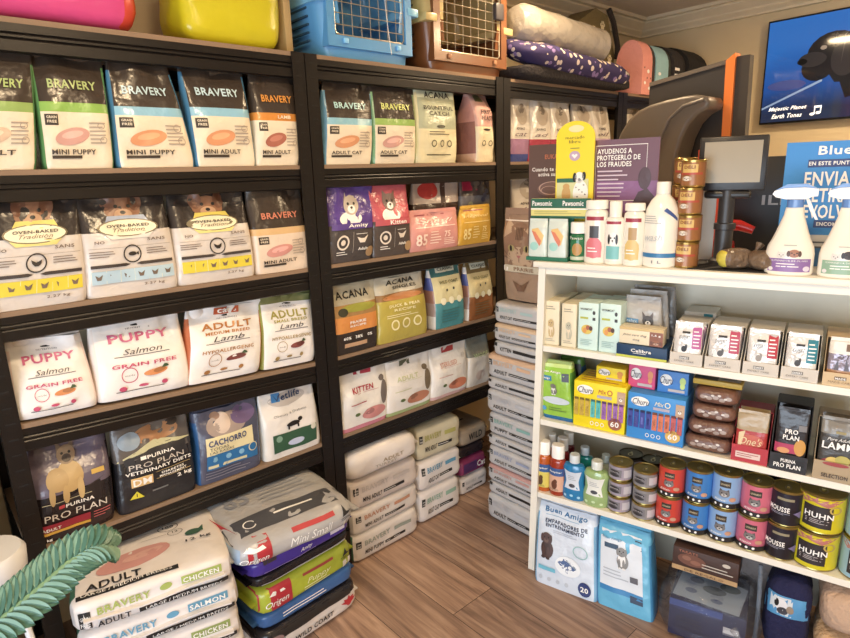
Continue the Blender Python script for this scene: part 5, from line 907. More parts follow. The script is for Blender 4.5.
# spray bottles
def spray(label, xl, xr, dep, band, dogc, dogc2):
    s0, s1 = spanC(xl, xr, dep+.02, ZT); r = (s1-s0)/2; x = (s0+s1)/2; body = mat((238, 232, 218), .3, 0, .03, 40, .03, coat=.3)
    t = thing('spray_bottle', label, 'spray bottle', pose(FC, x, dep+.03, ZT), FC.rz, 'trigger spray bottles')
    H = .172; pr = [(r*.94, 0), (r, .006), (r*1.0, .056), (r*.94, .074), (r*.8, .09), (r*.68, .108), (r*.55, .13), (r*.42, .152), (r*.36, H)]
    MB().lathe(pr, body, 32, sy=.55).build('bottle_body', t)
    bl = plas((100, 140, 200)); mb = MB().lathe([(r*.34, H+.0005), (r*.34, H+.02)], bl, 20, sy=.8).build('collar', t)
    hd = MB(); hd.prism([(-r*.95, H+.034), (-r*.8, H+.026), (-r*.4, H+.021), (r*.4, H+.021), (r*.6, H+.026), (r*.85, H+.03), (r*.85, H+.046), (r*.3, H+.0500), (-r*.5, H+.048), (-r*.88, H+.042)], -.014, .014, plas((232, 230, 226))); hd.prism([(-r*.85, H+.0435), (-r*.5, H+.0485), (r*.3, H+.0505), (r*.8, H+.0465), (r*.4, H+.059), (-r*.4, H+.058)], -.012, .012, bl); hd.build('trigger_head', t, smooth=False)
    MB().prism([(r*.4, H+.0205), (r*.55, H+.0205), (r*.72, H-.002), (r*.95, H-.03), (r*.85, H-.03), (r*.6, H-.008)], -.006, .006, plas((232, 222, 206))).build('trigger', t, smooth=False)
    mb = MB()
    def fn(a, b, l):
        zz = .001+b*.085; rr = r
        for q in range(len(pr)-1):
            if pr[q][1] <= zz <= pr[q+1][1]: k = (zz-pr[q][1])/max(1e-6, pr[q+1][1]-pr[q][1]); rr = pr[q][0]+(pr[q+1][0]-pr[q][0])*k
        A = (2*a-1)*1.25; return Vector(((rr+l)*math.sin(A), -(rr+l)*.55*math.cos(A), zz))
    printon(mb, fn, [('R', .12, .1, .92, .5, ink(band)), ('T', 'ELIMINADOR DE OLORES', .52, .44, .6, .045, ink(WH), 's'), ('L', .3, .22, .76, .38, 2, ink(WH)), ('E', .2, .18, .05, .06, ink((226, 220, 220))), ('E', .82, .2, .07, .08, ink((226, 210, 226)))]+face('dog', .58, .66, .1, 1.2, dogc, dogc2)+face('cat', .38, .6, .075, 1.2, (222, 214, 206))+[('L', .4, .88, .66, .93, 1, ink((150, 150, 150)))], .0008)
    mb.build('label', t)
spray('white trigger spray bottle with purple label', 763, 812, .0, (140, 100, 170), (176, 112, 76), (96, 60, 44))
spray('white trigger spray bottle with green label at the right picture edge', 816, 866, .0, (140, 180, 150), (60, 44, 38), (44, 34, 30))
# ---------------------------------------------------------------- monitor behind the counter
t = thing('large_monitor', 'large charcoal monitor with orange edge strip on a curved stand, seen from behind', 'monitor', (2.2, -.58, 0), 0)
ch = mat((98, 88, 78), .36, 0, .05, 80); chd = mat((48, 43, 40), .5)
def wv(p): return Vector((p[0]-2.2, p[1]+.58, p[2]))
def slab(poly, x0, x1, m, bev=None):   # poly in (y,z), extruded in x
    mb = MB(); n = len(poly); vs = [(x0-2.2, y+.58, z) for y, z in poly]+[(x1-2.2, y+.58, z) for y, z in poly]
    mb.add(vs, [tuple(range(n)), tuple(range(2*n-1, n-1, -1))]+[(i, n+i, n+(i+1) % n, (i+1) % n) for i in range(n)], m); return mb
slab([(-.423, 1.2), (-.723, 1.2), (-.708, 1.793), (-.423, 1.753)], 2.2, 2.235, chd).build('back_panel', t, smooth=False)
slab([(-.424, 1.7535), (-.708, 1.7935), (-.708, 1.779), (-.424, 1.739)], 2.194, 2.1995, ch).build('top_rim', t, smooth=False)
slab([(-.724, 1.2), (-.752, 1.2), (-.74, 1.8), (-.7385, 1.812), (-.709, 1.79)], 2.19, 2.235, plas((226, 126, 60))).build('edge_strip', t, smooth=False)
slab([(-.753, 1.2), (-.8, 1.2), (-.785, 1.8), (-.741, 1.8)], 2.2, 2.235, mat((60, 54, 48), .4)).build('side_frame', t, smooth=False)
outer = [(-.30, 1.152), (-.335, 1.35), (-.36, 1.5), (-.385, 1.565), (-.415, 1.61), (-.455, 1.642), (-.5, 1.658), (-.56, 1.668), (-.62, 1.674), (-.667, 1.675), (-.71, 1.664), (-.722, 1.645)]
inner = [(-.712, 1.625), (-.68, 1.61), (-.65, 1.58), (-.628, 1.53), (-.612, 1.456), (-.6, 1.3), (-.592, 1.152)]
cs = slab(outer+inner, 2.06, 2.185, ch).build('curved_stand', t); bv = cs.modifiers.new('round', 'BEVEL'); bv.width = .012; bv.segments = 3; bv.limit_method = 'ANGLE'; bv.angle_limit = 1.0
o2 = [(y-.075 if i < 6 else y-.05, z-.02) for i, (y, z) in enumerate(outer[1:9])]
mid = [(-.5, 1.152), (-.52, 1.4), (-.545, 1.52), (-.58, 1.6), (-.63, 1.64), (-.7, 1.655)]
mb = MB().tube([wv((2.058, y, z)) for y, z in mid], .007, ch, 8); mb.build('stand_rib', t)
d = MB().box(.0, .52, 1.1, 1.0, 1.1, 1.148, white); d = d.build('back_desk', loc=FC.w(0, 0, 0), rz=FC.rz, smooth=False); tag(d, 'white desk top behind the counter under the large monitor', 'desk')
for q, (lx, ly) in enumerate(((.04, .56), (.96, .56), (.04, 1.06), (.96, 1.06))):
    o = MB().box(lx-.02, ly-.02, 0, lx+.02, ly+.02, 1.0995, white).build('leg', d, smooth=False)
# ---------------------------------------------------------------- television on the end wall
FT = Fr((XW, -.33, 0), -math.pi/2)
t = thing('television', 'wall mounted television showing a long haired black dog on blue', 'television', FT.w(.47, -.055, 1.643), FT.rz)
MB().box(-.47, 0, 0, .47, .035, .532, mat((16, 16, 18), .3), .003).build('casing', t)
m, nt, b, N, L = nodes('lit_screen')
tc = N('ShaderNodeTexCoord'); sp = N('ShaderNodeSeparateXYZ'); L(tc.outputs['Generated'], sp.inputs[0]); nz = N('ShaderNodeTexNoise'); nz.inputs['Scale'].default_value = 2.2; L(tc.outputs['Generated'], nz.inputs['Vector'])
ad = N('ShaderNodeMath'); ad.operation = 'MULTIPLY_ADD'; ad.inputs[1].default_value = .5; L(nz.outputs['Fac'], ad.inputs[0]); L(sp.outputs['Z'], ad.inputs[2])
rp = N('ShaderNodeValToRGB'); e = rp.color_ramp.elements; e[0].position = .35; e[0].color = lin((34, 46, 74)); e[1].position = 1.1; e[1].color = lin((40, 110, 190)); k = e.new(.7); k.color = lin((30, 84, 160)); L(ad.outputs[0], rp.inputs['Fac'])
L(rp.outputs['Color'], b.inputs['Emission Color']); b.inputs['Emission Strength'].default_value = .75; b.inputs['Base Color'].default_value = (.01, .01, .012, 1); b.inputs['Roughness'].default_value = .05
sc = MB().box(-.462, -.0012, .01, .462, -.0002, .523, m); 
def em(c): return mat(c, .06, emit=.8, var=0)
D1_, D2_, D3_ = em((20, 20, 24)), em((38, 36, 38)), em((58, 54, 54))
dg = [('P', [(.0, .13), (.3, .36), (.3, .385), (.0, .15)], em((110, 130, 160))), ('E', .12, .36, .1, .05, em((50, 60, 110))), ('P', [(.62, .04), (.66, .2), (.8, .34), (.98, .4), (.98, .02)], em((170, 180, 190))), ('P', [(.42, .84), (.98, .9), (.98, .3), (.8, .34), (.66, .3), (.5, .32), (.36, .34), (.3, .5)], D1_),
      ('E', .34, .62, .13, .2, D1_), ('E', .27, .5, .08, .13, D1_), ('E', .24, .58, .07, .07, D2_), ('E', .19, .57, .025, .03, em((10, 10, 12))), ('E', .29, .68, .016, .02, em((120, 110, 100))), ('E', .4, .56, .07, .17, D2_), ('P', [(.5, .36), (.6, .34), (.57, .08), (.52, .1)], em((80, 56, 44))), ('P', [(.38, .36), (.46, .36), (.46, .2), (.42, .18)], D1_), ('E', .86, .46, .1, .12, em((90, 76, 60)))]
dg += [('P', [(.34+.045*i, .8-.03*(i % 3)), (.352+.045*i, .8), (.335+.045*i, .45+.05*(i % 4))], D3_ if i % 2 else D2_) for i in range(13)]
dg += [('T', 'Majestic Planet', .14, .125, .2, .05, em(WH), 'bi'), ('T', 'Earth Tones', .14, .055, .16, .045, em(WH), 'bi'), ('E', .27, .05, .012, .014, em(WH)), ('E', .3, .06, .012, .014, em(WH)), ('R', .278, .05, .284, .12, em(WH)), ('R', .308, .06, .314, .13, em(WH)), ('R', .278, .11, .314, .13, em(WH))]
printon(sc, planar(-.462, .462, .01, .523, -.0012), dg, .0003, .0001); sc.build('screen', t, smooth=False)
MB().box(-.15, .0355, .15, .15, .0545, .4, mat((30, 30, 30), .5)).build('wall_bracket', t, smooth=False)
# ---------------------------------------------------------------- on top of the shelving
ZS = 1.8
def soft(label, x, y, z, a, b, c, col, n=4, m=3, seed=1, wr=.01, name='plastic_pack', cat='pack', mf=None, F=FA, rz=0, front=None, top=None, group=None, N=14, rx=0, ry=0, sub=None):
    L = Lump(a, b, c, n, m, seed, wr); mb = MB(); L.body(mb, mf or (lambda X, Y, Z: col), N)
    for w, it in (('front', front), ('top', top)):
        if it: printon(mb, L.fn(w), it, .001)
    o = mb.build(name, loc=F.w(x, y, z+.0006+wr*.3), rz=F.rz+rz); o.rotation_euler = (rx, ry, F.rz+rz); tag(o, label, cat, group); return o
pkf = mat((206, 76, 134), .24, 0, .6, 10, .05); ylf = mat((204, 194, 40), .24, 0, .6, 9, .05)
soft('large glossy pink plastic pack with coral end on top of the shelving', .235, .22, ZS, .228, .2, .12, pkf, 9, 5, 131, .006, mf=lambda X, Y, Z: mat((206, 74, 60), .25, 0, .35, 10, .05) if X > .86 else pkf)
soft('large glossy yellow plastic pack beside the blue carrier', .722, .14, ZS, .15, .1, .135, ylf, 7, 5, 132, .008)
tag(MB().box(-.012, 0, 0, .012, .3, .24, card((176, 150, 104)), .003).build('carton', loc=FA.w(.9, .06, ZS+.0006)), 'narrow tan carton between the yellow pack and the blue carrier', 'box')
def carrier(label, x, y, w, d, h, lo, up, latch, cardp, rim):
    t = thing('pet_carrier', label, 'pet carrier', FA.w(x, y, ZS+.0006), 0, 'plastic pet carriers with wire doors')
    pl, pu = plas(lo), plas(up); hm = h*.52
    def shell(z0, z1, k0, k1, m, name, top):
        mb = MB(); P = lambda k, z: [(-w/2*k, .0, z), (w/2*k, .0, z), (w/2*k*1.0, d, z), (-w/2*k, d, z)]
        seg = [];
        for i in range(6):
            q = i/5; z = z0+(z1-z0)*q; k = k0+(k1-k0)*(q if not top else 1-(1-q)**.0001 if False else q**(.6 if not top else 2.2))
            ring = []
            for a in range(32):
                th = 2*math.pi*a/32; c, s_ = math.cos(th), math.sin(th); e = .28
                ring.append((w/2*k*math.copysign(abs(c)**e, c), d/2+(d/2)*(k*.5+.5)*math.copysign(abs(s_)**e, s_), z))
            seg.append(ring)
        vs = [v for r_ in seg for v in r_]; fs = [(j*32+a, j*32+(a+1) % 32, (j+1)*32+(a+1) % 32, (j+1)*32+a) for j in range(5) for a in range(32)]
        # leave the doorway open at the front
        hole = [f for f in fs if not (all(abs(vs[i][0]) < w*.37 and vs[i][1] < d*.2 for i in f) and (vs[f[0]][2] > h*.16 and vs[f[2]][2] < h*.92))]
        mb.add(vs, hole+[tuple(range(32))[::-1] if not top else tuple(5*32+a for a in range(32))], m)
        for i in range(5 if not top else 4):
            zz = z0+(z1-z0)*(.3+.14*i)
            mb.box(-w/2*.99, d*.25, zz, -w/2*.96, d*.75, zz+.006, mat(tuple(int(c*.5) for c in lo), .5))
        mb.build(name, t)
    shell(0, hm, .86, 1, pl, 'lower_shell', False); shell(hm+.0008, h, 1, .8, pu, 'upper_shell', True)
    MB().box(-w/2*1.02, -.006, hm-.012, -w*.39, d+.004, hm+.014, pu, .003).build('joint_rim', t); MB().box(w*.39, -.006, hm-.012, w/2*1.02, d+.004, hm+.014, pu, .003).build('joint_rim', t)
    x0, x1, z0, z1 = -w*.36, w*.36, h*.2, h*.9
    fr = MB(); R = [(-w*.43, h*.1), (w*.43, h*.1), (w*.43, h*.95), (-w*.43, h*.95)]; I = [(x0, z0), (x1, z0), (x1, z1), (x0, z1)]
    yF = -.004
    for i in range(4):
        j = (i+1) % 4
        vs = [(R[i][0], yF, R[i][1]), (R[j][0], yF, R[j][1]), (I[j][0], yF, I[j][1]), (I[i][0], yF, I[i][1])]; vs += [(a, .03, b) for a, _, b in vs]
        fr.add(vs, [(0, 1, 2, 3), (7, 6, 5, 4), (0, 4, 5, 1), (2, 6, 7, 3), (1, 5, 6, 2), (0, 3, 7, 4)], pl)
    fr.build('door_frame', t, smooth=False)
    wm = mat((206, 196, 176), .3, .7); wd = MB(); yy = .004
    loop = [(x0+.012, z0+.004), (x1-.012, z0+.004), (x1-.004, z0+.014), (x1-.004, z1-.012), (x1-.012, z1-.004), (x0+.012, z1-.004), (x0+.004, z1-.012), (x0+.004, z0+.014), (x0+.012, z0+.004)]
    wd.tube([(a, yy, b) for a, b in loop], .0026, wm, 8)
    nx = 8; nz_ = 7
    for i in range(1, nx): a = x0+(x1-x0)*i/nx; wd.tube([(a, yy, z0+.004), (a, yy, z1-.004)], .0014, wm, 6)
    for i in range(1, nz_): b = z0+(z1-z0)*i/nz_; wd.tube([(x0+.004, yy-.002, b), (x1-.004, yy-.002, b)], .0014, wm, 6)
    wd.build('wire_door', t)
    for e in (-1, 1): MB().box(e*w*.27-.009, -.012, h*.13, e*w*.27+.009, -.0045, h*.13+.016, plas(tuple(min(255, c+50) for c in lo)), .003).build('clip', t)
    if latch: MB().box(w*.26, -.02, h*.62, w*.36, -.001, h*.8, mat((70, 66, 70), .4), .004).build('latch', t)
    if cardp:
        cp = MB().box(-w*.2, -.006, h*.62, w*.16, -.004, h*.92, card((226, 220, 200))); printon(cp, planar(-w*.2, w*.16, h*.62, h*.92, -.006), [('E', .16, .5, .12, .3, ink((176, 100, 60))), ('E', .2, .2, .2, .14, ink((70, 100, 180))), ('R', .4, .4, .66, .7, ink((200, 210, 170)))]+face('cat', .82, .3, .1, 1.3, (190, 120, 70), None, WH)); cp.build('leaflet', t, smooth=False)
        MB().tube([(w*.13, -.009, h*.7), (w*.15, -.009, h*.4), (w*.18, -.012, h*.08)], .0012, mat((236, 230, 220), .5), 6).build('string', t)
carrier('sky blue pet carrier with wire door and a leaflet tied on', 1.178, .012, .4, .28, .33, (92, 156, 208), (130, 190, 225), False, True, 0)
carrier('brown and cream pet carrier with wire door and dark latch', 1.652, .012, .46, .3, .33, (120, 74, 42), (196, 174, 120), True, False, 0)
# navy floral dog bed, roll in clear film
def petals():
    m, nt, b, N, L = nodes('navy_floral_fabric'); tc = N('ShaderNodeTexCoord'); vo = N('ShaderNodeTexVoronoi'); vo.inputs['Scale'].default_value = 32; L(tc.outputs['Object'], vo.inputs['Vector'])
    rp = N('ShaderNodeValToRGB'); rp.color_ramp.interpolation = 'CONSTANT'; e = rp.color_ramp.elements; e[0].position = 0; e[0].color = (1, 1, 1, 1); e[1].position = .36; e[1].color = (0, 0, 0, 1); L(vo.outputs['Distance'], rp.inputs['Fac'])
    r2 = N('ShaderNodeValToRGB'); r2.color_ramp.interpolation = 'CONSTANT'; e = r2.color_ramp.elements; e[0].position = 0; e[0].color = lin((226, 214, 190)); e[1].position = .75; e[1].color = lin((60, 50, 110))
    k = e.new(.35); k.color = lin((120, 100, 150)); k = e.new(.5); k.color = lin((190, 176, 170)); L(vo.outputs['Color'], r2.inputs['Fac'])
    mx = N('ShaderNodeMix'); mx.data_type = 'RGBA'; mx.inputs['A'].default_value = lin((44, 34, 78)); L(rp.outputs['Color'], mx.inputs['Factor']); L(r2.outputs['Color'], mx.inputs['B']); L(mx.outputs['Result'], b.inputs['Base Color']); b.inputs['Roughness'].default_value = .85
    return m
pet = petals(); bedb = cloth((30, 24, 26))
t = thing('dog_bed', 'dark dog bed cushion with navy floral top lying on the third bay', 'dog bed', FA.w(2.315, .05, ZS+.001), 0)
L_ = Lump(.42, .105, .03, 8, 4, 140, .004); mb = MB(); L_.body(mb, lambda X, Y, Z: bedb, 12); mb.build('bed_base', t)
L_ = Lump(.415, .11, .05, 4.5, 2.6, 141, .01); mb = MB(); L_.body(mb, lambda X, Y, Z: pet, 14); o = mb.build('bed_cushion', t); o.location = (-.005, -.01, .05); o.rotation_euler = (.32, .05, 0)
rollm = mat((156, 148, 138), .25, 0, .9, 22, .08)
mb = MB(); A = Vector((1.99, .06, 2.03)); Bv = Vector((2.56, .05, 2.0)); pts = [A+(Bv-A)*(i/10) for i in range(11)]
mb.tube([A-(Bv-A)*.08, A-(Bv-A)*.06]+pts+[Bv+(Bv-A)*.015], [.02, .06]+[.078+.002*math.sin(i*1.9) for i in range(11)]+[.06], rollm, 22); tag(mb.build('blanket_roll'), 'pale blanket roll wrapped in clear film lying on the dog bed', 'roll')
def pawart(xs, c):
    o = []
    for cx, cy, s in xs: o += [('E', cx, cy, s, s*.8, ink(c))]+[('E', cx+s*q, cy+s*p, s*.38, s*.45, ink(c)) for q, p in ((-1.1, .7), (-.4, 1.3), (.45, 1.3), (1.1, .7))]
    return o
# olive paw-print carrier with pitched top
t = thing('fabric_carrier', 'olive fabric carrier with cream paw prints and black trim, beside the film wrapped roll', 'pet carrier', FA.w(2.755, .175, ZS+.0006), 0)
ol = cloth((104, 92, 60)); poly = [(-.17, 0), (.15, 0), (.17, .22), (.09, .4), (-.02, .42), (-.17, .34)]
mb = MB().prism(poly, 0, .15, ol); rr = random.Random(3)
printon(mb, planar(-.17, .16, 0, .4, 0), pawart([(.14, .1, .05), (.5, .12, .05), (.8, .2, .05), (.3, .3, .05), (.66, .36, .05), (.88, .46, .045), (.16, .52, .05), (.5, .56, .05), (.78, .66, .05), (.4, .76, .045), (.64, .84, .045)], (214, 200, 160))); mb.build('fabric_body', t, smooth=False)
MB().tube([(.08, -.012, .425), (.13, -.012, .37), (.18, -.012, .26), (.175, -.012, .2)], .014, cloth((40, 32, 28)), 8).build('black_trim', t)
def arch(label, x, y, w, d, h, col, endc, prints=None, grp='fabric pet carriers on top of the shelving'):
    t = thing('fabric_carrier', label, 'pet carrier', FA.w(x, y, ZS+.0006), 0, grp)
    P = [(0, 0), (d, 0), (d, h*.6)]+[(d/2+d/2*math.cos(a*math.pi/12), h*.6+h*.4*math.sin(a*math.pi/12)) for a in range(1, 12)]+[(0, h*.6)]
    def ex(x0, x1, k, m, nm):
        mb = MB(); n = len(P); q = [(d/2+(a-d/2)*k, b*(k if k < 1 else 1)) for a, b in P]; vs = [(x0, a, b) for a, b in q]+[(x1, a, b) for a, b in q]
        mb.add(vs, [tuple(range(n)), tuple(range(2*n-1, n-1, -1))]+[(i, n+i, n+(i+1) % n, (i+1) % n) for i in range(n)], m)
        if nm == 'fabric_body' and prints: printon(mb, planar(x0, x1, 0, h*.6, 0), prints)
        mb.build(nm, t)
    ex(0, w-.03, 1, cloth(col), 'fabric_body'); ex(w-.0295, w, .985, cloth(endc), 'mesh_end')
arch('pink fabric pet carrier with small white pets printed on it', 2.89, -.01, .13, .15, .27, (222, 150, 140), (60, 50, 46), [('E', .6, .7, .12, .06, ink(WH)), ('E', .3, .35, .1, .05, ink(WH)), ('E', .75, .2, .1, .05, ink(WH)), ('E', .2, .8, .04, .03, ink(BK)), ('E', .5, .5, .04, .03, ink(BK)), ('E', .85, .5, .04, .03, ink(BK))])
arch('pale blue fabric pet carrier with small animals printed on it', 3.03, -.01, .165, .17, .265, (150, 190, 200), (60, 60, 50), [('E', .3, .7, .12, .05, ink(WH)), ('E', .7, .4, .12, .06, ink(WH)), ('E', .3, .3, .08, .04, ink((90, 80, 76)))])
arch('black and white striped fabric pet carrier', 3.205, -.02, .14, .3, .285, (44, 40, 40), (30, 28, 28), [('R', .1, .1+.18*i, .6, .18+.18*i, ink(WH)) for i in range(5)])
arch('plain black fabric pet carrier at the end of the shelving', 3.36, -.03, .24, .3, .29, (30, 27, 27), (24, 22, 22))
# ---------------------------------------------------------------- on the floor under the counter
def amigoA(k): return [(1, film((206, 218, 236)))], [('T', 'Buen Amigo', .5, .93, .72, .07, ink((40, 110, 170))), ('L', .16, .87, .86, .89, 1, ink((120, 170, 210))), ('T', 'EMPAPADORES DE', .52, .82, .7, .045, ink((26, 40, 80))), ('T', 'ENTRENAMIENTO', .5, .765, .64, .045, ink((26, 40, 80))), ('L', .3, .68, .8, .72, 2, ink((170, 180, 200)))]+sitting('dog', .2, .6, .1, k, (84, 58, 54), (70, 48, 46), None, (110, 84, 76))+[('E', .56, .33, .2, .12, ink((226, 232, 240))), ('P', [(.4, .36), (.5, .42), (.68, .32), (.56, .24)], ink((60, 90, 150))), ('P', [(.5, .42), (.56, .41), (.74, .33), (.68, .32)], ink((120, 140, 160))), ('R', .08, .2, .36, .25, ink((100, 190, 220))), ('O', .76, .55, .12, .075, .12, ink((130, 190, 190))), ('E', .82, .12, .1, .1*k, ink((30, 50, 120))), ('T', '20', .82, .12, .12, .06, ink(WH))]+[('E', .12+.14*i, .1, .03, .03*k, ink((180, 190, 205))) for i in range(4)], film((120, 180, 226))
def amigoB(k): return [(1, film((90, 180, 226)))], [('R', .08, .28, .84, .93, ink((214, 222, 234))), ('T', 'Buen Amigo', .3, .86, .36, .035, ink((90, 150, 190))), ('R', .16, .74, .42, .8, ink((50, 80, 110))), ('R', .72, .8, .84, .9, ink((50, 60, 80))), ('R', .08, .22, .84, .28, ink((40, 130, 200))), ('R', .62, .17, .84, .25, ink((50, 70, 100))), ('L', .14, .38, .6, .5, 3, ink((170, 180, 196))), ('R', .62, .4, .76, .47, ink((90, 90, 100)))]+sitting('dog', .48, .73, .1, k, (130, 130, 130), (230, 230, 230)), film((60, 140, 200))
shelf_bag(0, (535, 595, 543, 598), 502, 'white and blue pack of training pads with brown puppy, leaning under the counter', amigoA, name='pad_pack', cat='pad pack', F=FC, z0=0, dep=-.055, d=.09, lean=.07, full=.8, n=6, sh=.012, topd=.05, wr=.005, hmax=.275)
shelf_bag(0, (597, 652, 602, 652), 520, 'sky blue pack of training pads with white label, right of the puppy pack', amigoB, name='pad_pack', cat='pad pack', F=FC, z0=0, dep=-.05, d=.09, lean=.06, full=.85, n=6, sh=.012, topd=.05, wr=.005, hmax=.275)
# clear bag with printed blue box
s0, s1 = spanC(657, 752, -.06, .02)
t = thing('clear_bag', 'crumpled clear plastic bag lying on the floor under the counter', 'bag', FC.w((s0+s1)/2, -.09, .0008), FC.rz)
clr = mat((220, 226, 232), .1, 0, 1.0, 30, .03, trans=.9, alpha=.3)
L_ = Lump((s1-s0)/2+.005, .125, .095, 4, 3.4, 150, .016); mb = MB(); L_.body(mb, lambda X, Y, Z: clr, 18); o = mb.build('bag_film', t); o.location = (0, .125, 0)
MB().tube([(.08, .0, .12), (.1, -.02, .11), (.125, -.03, .085)], [.012, .006, .02], clr, 8).build('knot', t)
o = MB().box(-.105, -.1, 0, .105, .1, .13, card((44, 46, 76)), .003); tl = toppl(-.105, .105, -.1, .1, .13)
printon(o, tl, [('P', [(.02, .1), (.9, .02), (.98, .7), (.4, .9), (.1, .98)], ink((150, 170, 200))), ('E', .3, .6, .1, .08, ink((70, 90, 130))), ('E', .55, .45, .16, .1, ink((70, 90, 110))), ('E', .75, .6, .14, .1, ink((60, 80, 90))), ('E', .25, .3, .08, .06, ink((80, 100, 150))), ('E', .6, .2, .08, .05, ink((80, 100, 150)))]); printon(o, planar(-.105, .105, 0, .13, -.1), [('R', .0, .82, .7, 1, ink((60, 80, 150))), ('R', .72, .5, .92, .66, ink((206, 206, 210))), ('L', .1, .2, .6, .6, 4, ink((60, 56, 70)))])
o = o.build('printed_carton', loc=FC.w((s0+s1)/2, .035, .012), rz=FC.rz+.05); tag(o, 'navy carton with pale blue print inside the clear bag', 'box')
# brown box on top
xa, za = FC.inv(674, 566, .0); xb, zb = FC.inv(739, 586, .0)
o = MB(); Wb = xb-xa; o.box(-Wb/2, 0, 0, Wb/2, .12, .078, card((66, 46, 40)), .001)
printon(o, planar(-Wb/2, Wb/2, 0, .078, 0), [('R', 0, 0, 1, .2, ink((190, 150, 100))), ('T', 'DE REGALO', .5, .1, .6, .1, ink((90, 60, 40)), 's'), ('E', .3, .56, .22, .26, ink((120, 76, 60))), ('E', .22, .62, .07, .1, ink((150, 100, 80))), ('E', .36, .5, .08, .1, ink((150, 96, 76))), ('L', .46, .34, .94, .6, 2, ink((200, 190, 176))), ('T', 'TREATS', .24, .9, .3, .1, ink((190, 110, 80)), 's'), ('E', .82, .78, .06, .08, ink((200, 190, 176)))])
tag(o.build('carton', loc=FC.w((xa+xb)/2-.004, -.012, .2065), rz=FC.rz), 'flat dark brown carton with tan edge lying on the clear bag below the shelf', 'box')
# textiles
nv = cloth((26, 28, 66)); bg = cloth((190, 160, 136)); gy = cloth((150, 140, 136))
def zb_(px, py, dep): return FC.inv(px, py, dep)
soft('grey beige folded blanket under the shelf left of the navy cushion', .7, .225, .0, .08, .055, .13, gy, 4, 3, 160, .01, name='folded_blanket', cat='blanket', F=FC)
soft('navy fabric cushion with light blue dog photo label under the counter', .8, .085, 0, .06, .08, .13, nv, 4, 3, 161, .01, name='pet_cushion', cat='cushion', F=FC, front=[('R', .0, .56, .95, .84, ink((70, 150, 210))), ('R', .12, .58, .6, .82, ink((206, 214, 220))), ('E', .36, .72, .13, .08, ink((226, 226, 230))), ('E', .26, .74, .05, .05, ink(BK)), ('E', .4, .64, .12, .05, ink((60, 60, 70))), ('E', .56, .68, .08, .05, ink((150, 130, 110)))])
soft('beige fleece blanket, upper folded one at the right edge under the counter', .955, .12, .137, .085, .13, .07, bg, 4, 3, 162, .01, name='fleece_blanket', cat='blanket', F=FC, group='beige fleece blankets')
soft('beige fleece blanket, lower folded one at the right edge with blue tape', .955, .12, 0, .085, .13, .066, cloth((206, 170, 130)), 4, 3, 163, .01, name='fleece_blanket', cat='blanket', F=FC, group='beige fleece blankets', front=[('R', 0, .72, 1, .84, ink((130, 150, 190)))])
tag(MB().tube([FC.w(.722, .02, .285), FC.w(.728, -.012, .2), FC.w(.73, -.02, .1), FC.w(.728, -.02, .002)], .006, cloth((96, 106, 120)), 8).build('strap'), 'grey strap hanging down beside the clear bag', 'strap')
# ---------------------------------------------------------------- foreground left: frond, stool, dark cupboard
def rp_(px, py, dist): return CAM+ray(px, py)*dist
K = [(-75, 676, 1.0), (-30, 641, 1.02), (5, 616, 1.04), (38, 589, 1.07), (68, 563, 1.10), (94, 548, 1.12), (110, 547, 1.14)]
ctrl = [rp_(*k) for k in K]
base = Vector((ctrl[0].x-.12, ctrl[0].y-.05, 0))
t = thing('potted_plant', 'blue green leafy plant frond reaching in at the lower left', 'plant', (base.x, base.y, 0.0006), 0)
green = mat((70, 108, 92), .42, 0, .15, 60, .18); lightg = mat((112, 148, 130), .45, 0, .1, 60, .1)
stem = [Vector((0, 0, .25)), (ctrl[0]-base)*.6+Vector((0, 0, .12))]+[c-base for c in ctrl]
MB().tube(stem, [.006, .006]+[.0045]*5+[.0035, .002], mat((120, 150, 110), .5), 8).build('stem', t)
MB().lathe([(.075, 0), (.085, .02), (.1, .2), (.108, .21), (.108, .235), (.098, .235), (.094, .2)], mat((200, 196, 188), .5), 30, capt=False).build('pot', t)
MB().lathe([(.001, .2), (.093, .2)], mat((60, 44, 34), .95, 0, .8, 120, .3), 24, capb=False, capt=False).build('soil', t)
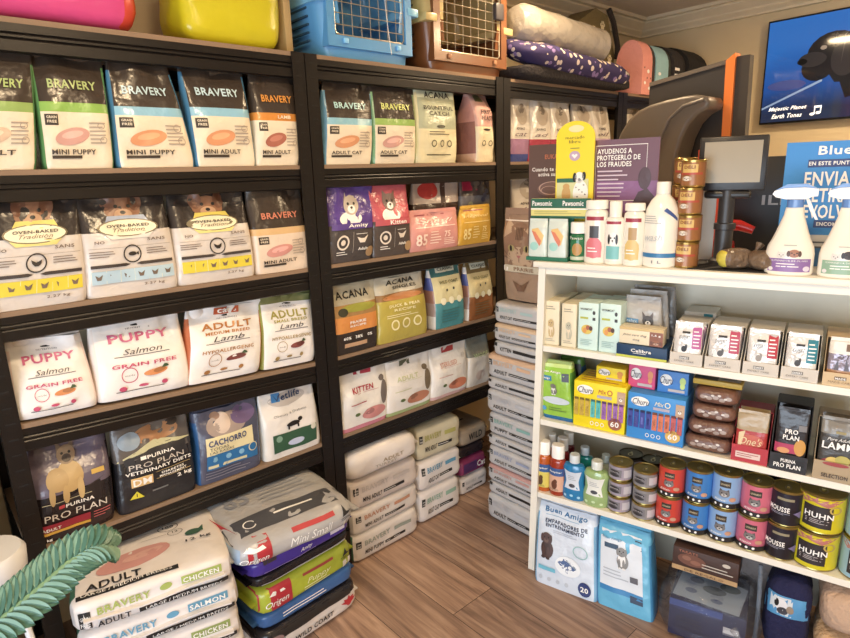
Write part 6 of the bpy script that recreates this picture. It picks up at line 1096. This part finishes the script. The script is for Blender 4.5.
# curve through ctrl
def cr(pts, u):
    n = len(pts)-1; f_ = min(n-1e-6, max(0, u*n)); i = int(f_); w_ = f_-i
    p0 = pts[max(0, i-1)]; p1 = pts[i]; p2 = pts[i+1]; p3 = pts[min(n, i+2)]
    return .5*((2*p1)+(p2-p0)*w_+(2*p0-5*p1+4*p2-p3)*w_*w_+(3*p1-p0-3*p2+p3)*w_**3)
cc = [c-base for c in ctrl]; NL = 27
for i in range(NL):
    u = .03+.95*i/(NL-1); p = cr(cc, u); tg = (cr(cc, min(1, u+.02))-cr(cc, max(0, u-.02))).normalized()
    up = Vector((0, 0, 1)); vw = (CAM-(p+base)).normalized(); vw = (vw+up*.5).normalized(); sd = tg.cross(vw).normalized(); nrm = sd.cross(tg).normalized()
    ln = .062*(1-.5*u**4)*(.75+.25*min(1, u*6)); wd = .0125
    for e in (-1, 1):
        d = (tg*.62+sd*e*.85+nrm*.16).normalized(); c = d.cross(nrm).normalized(); lf = MB()
        def f(a, b): 
            w_ = wd*math.sin(math.pi*min(1, a*.92+.08))**.7*(1 if a < .97 else .5); q = 2*b-1
            return p+d*(ln*a)+c*(w_*q)+nrm*(-.006*a*a+.003*abs(q))
        lf.grid(f, 8, 4, lambda x, y: lightg if y < .26 else green); lf.grid(lambda a, b: f(a, b)-nrm*.0008, 8, 4, green, flip=True)
        lf.build('leaflet', t)
st = thing('stool', 'white round topped stool at the left edge behind the frond', 'stool', (0, 0, 0.0006)); 
sp_ = rp_(-14, 566, 1.3); st.location = (sp_.x, sp_.y, .0006); hz = sp_.z+.03
wp = plas((226, 228, 232))
MB().lathe([(.06, hz-.07), (.075, hz-.05), (.078, hz-.012), (.07, hz), (.001, hz+.002)], wp, 30, capt=False).build('seat', st)
for a in range(4): q = math.pi/4+a*math.pi/2; MB().tube([(.05*math.cos(q), .05*math.sin(q), hz-.069), (.11*math.cos(q), .11*math.sin(q), 0.004)], [.008, .007], wp, 8).build('leg', st)
cb = thing('cupboard', 'dark grey cupboard standing left of the shelving', 'cupboard', (-.36, .07, 0.0006), 0)
dk = mat((58, 58, 60), .6); MB().box(-.25, 0, 0, .25, .38, 1.05, dk, .003).build('carcass', cb)
for e in (0, 1):
    d_ = MB().box(-.245+e*.247, -.016, .04, -.002+e*.247, -.0005, 1.04, dk, .002).build('door', cb); MB().box(-.02+e*.03, -.03, .5, -.012+e*.03, -.0165, .62, mat((150, 150, 150), .3, .8)).build('handle', d_)
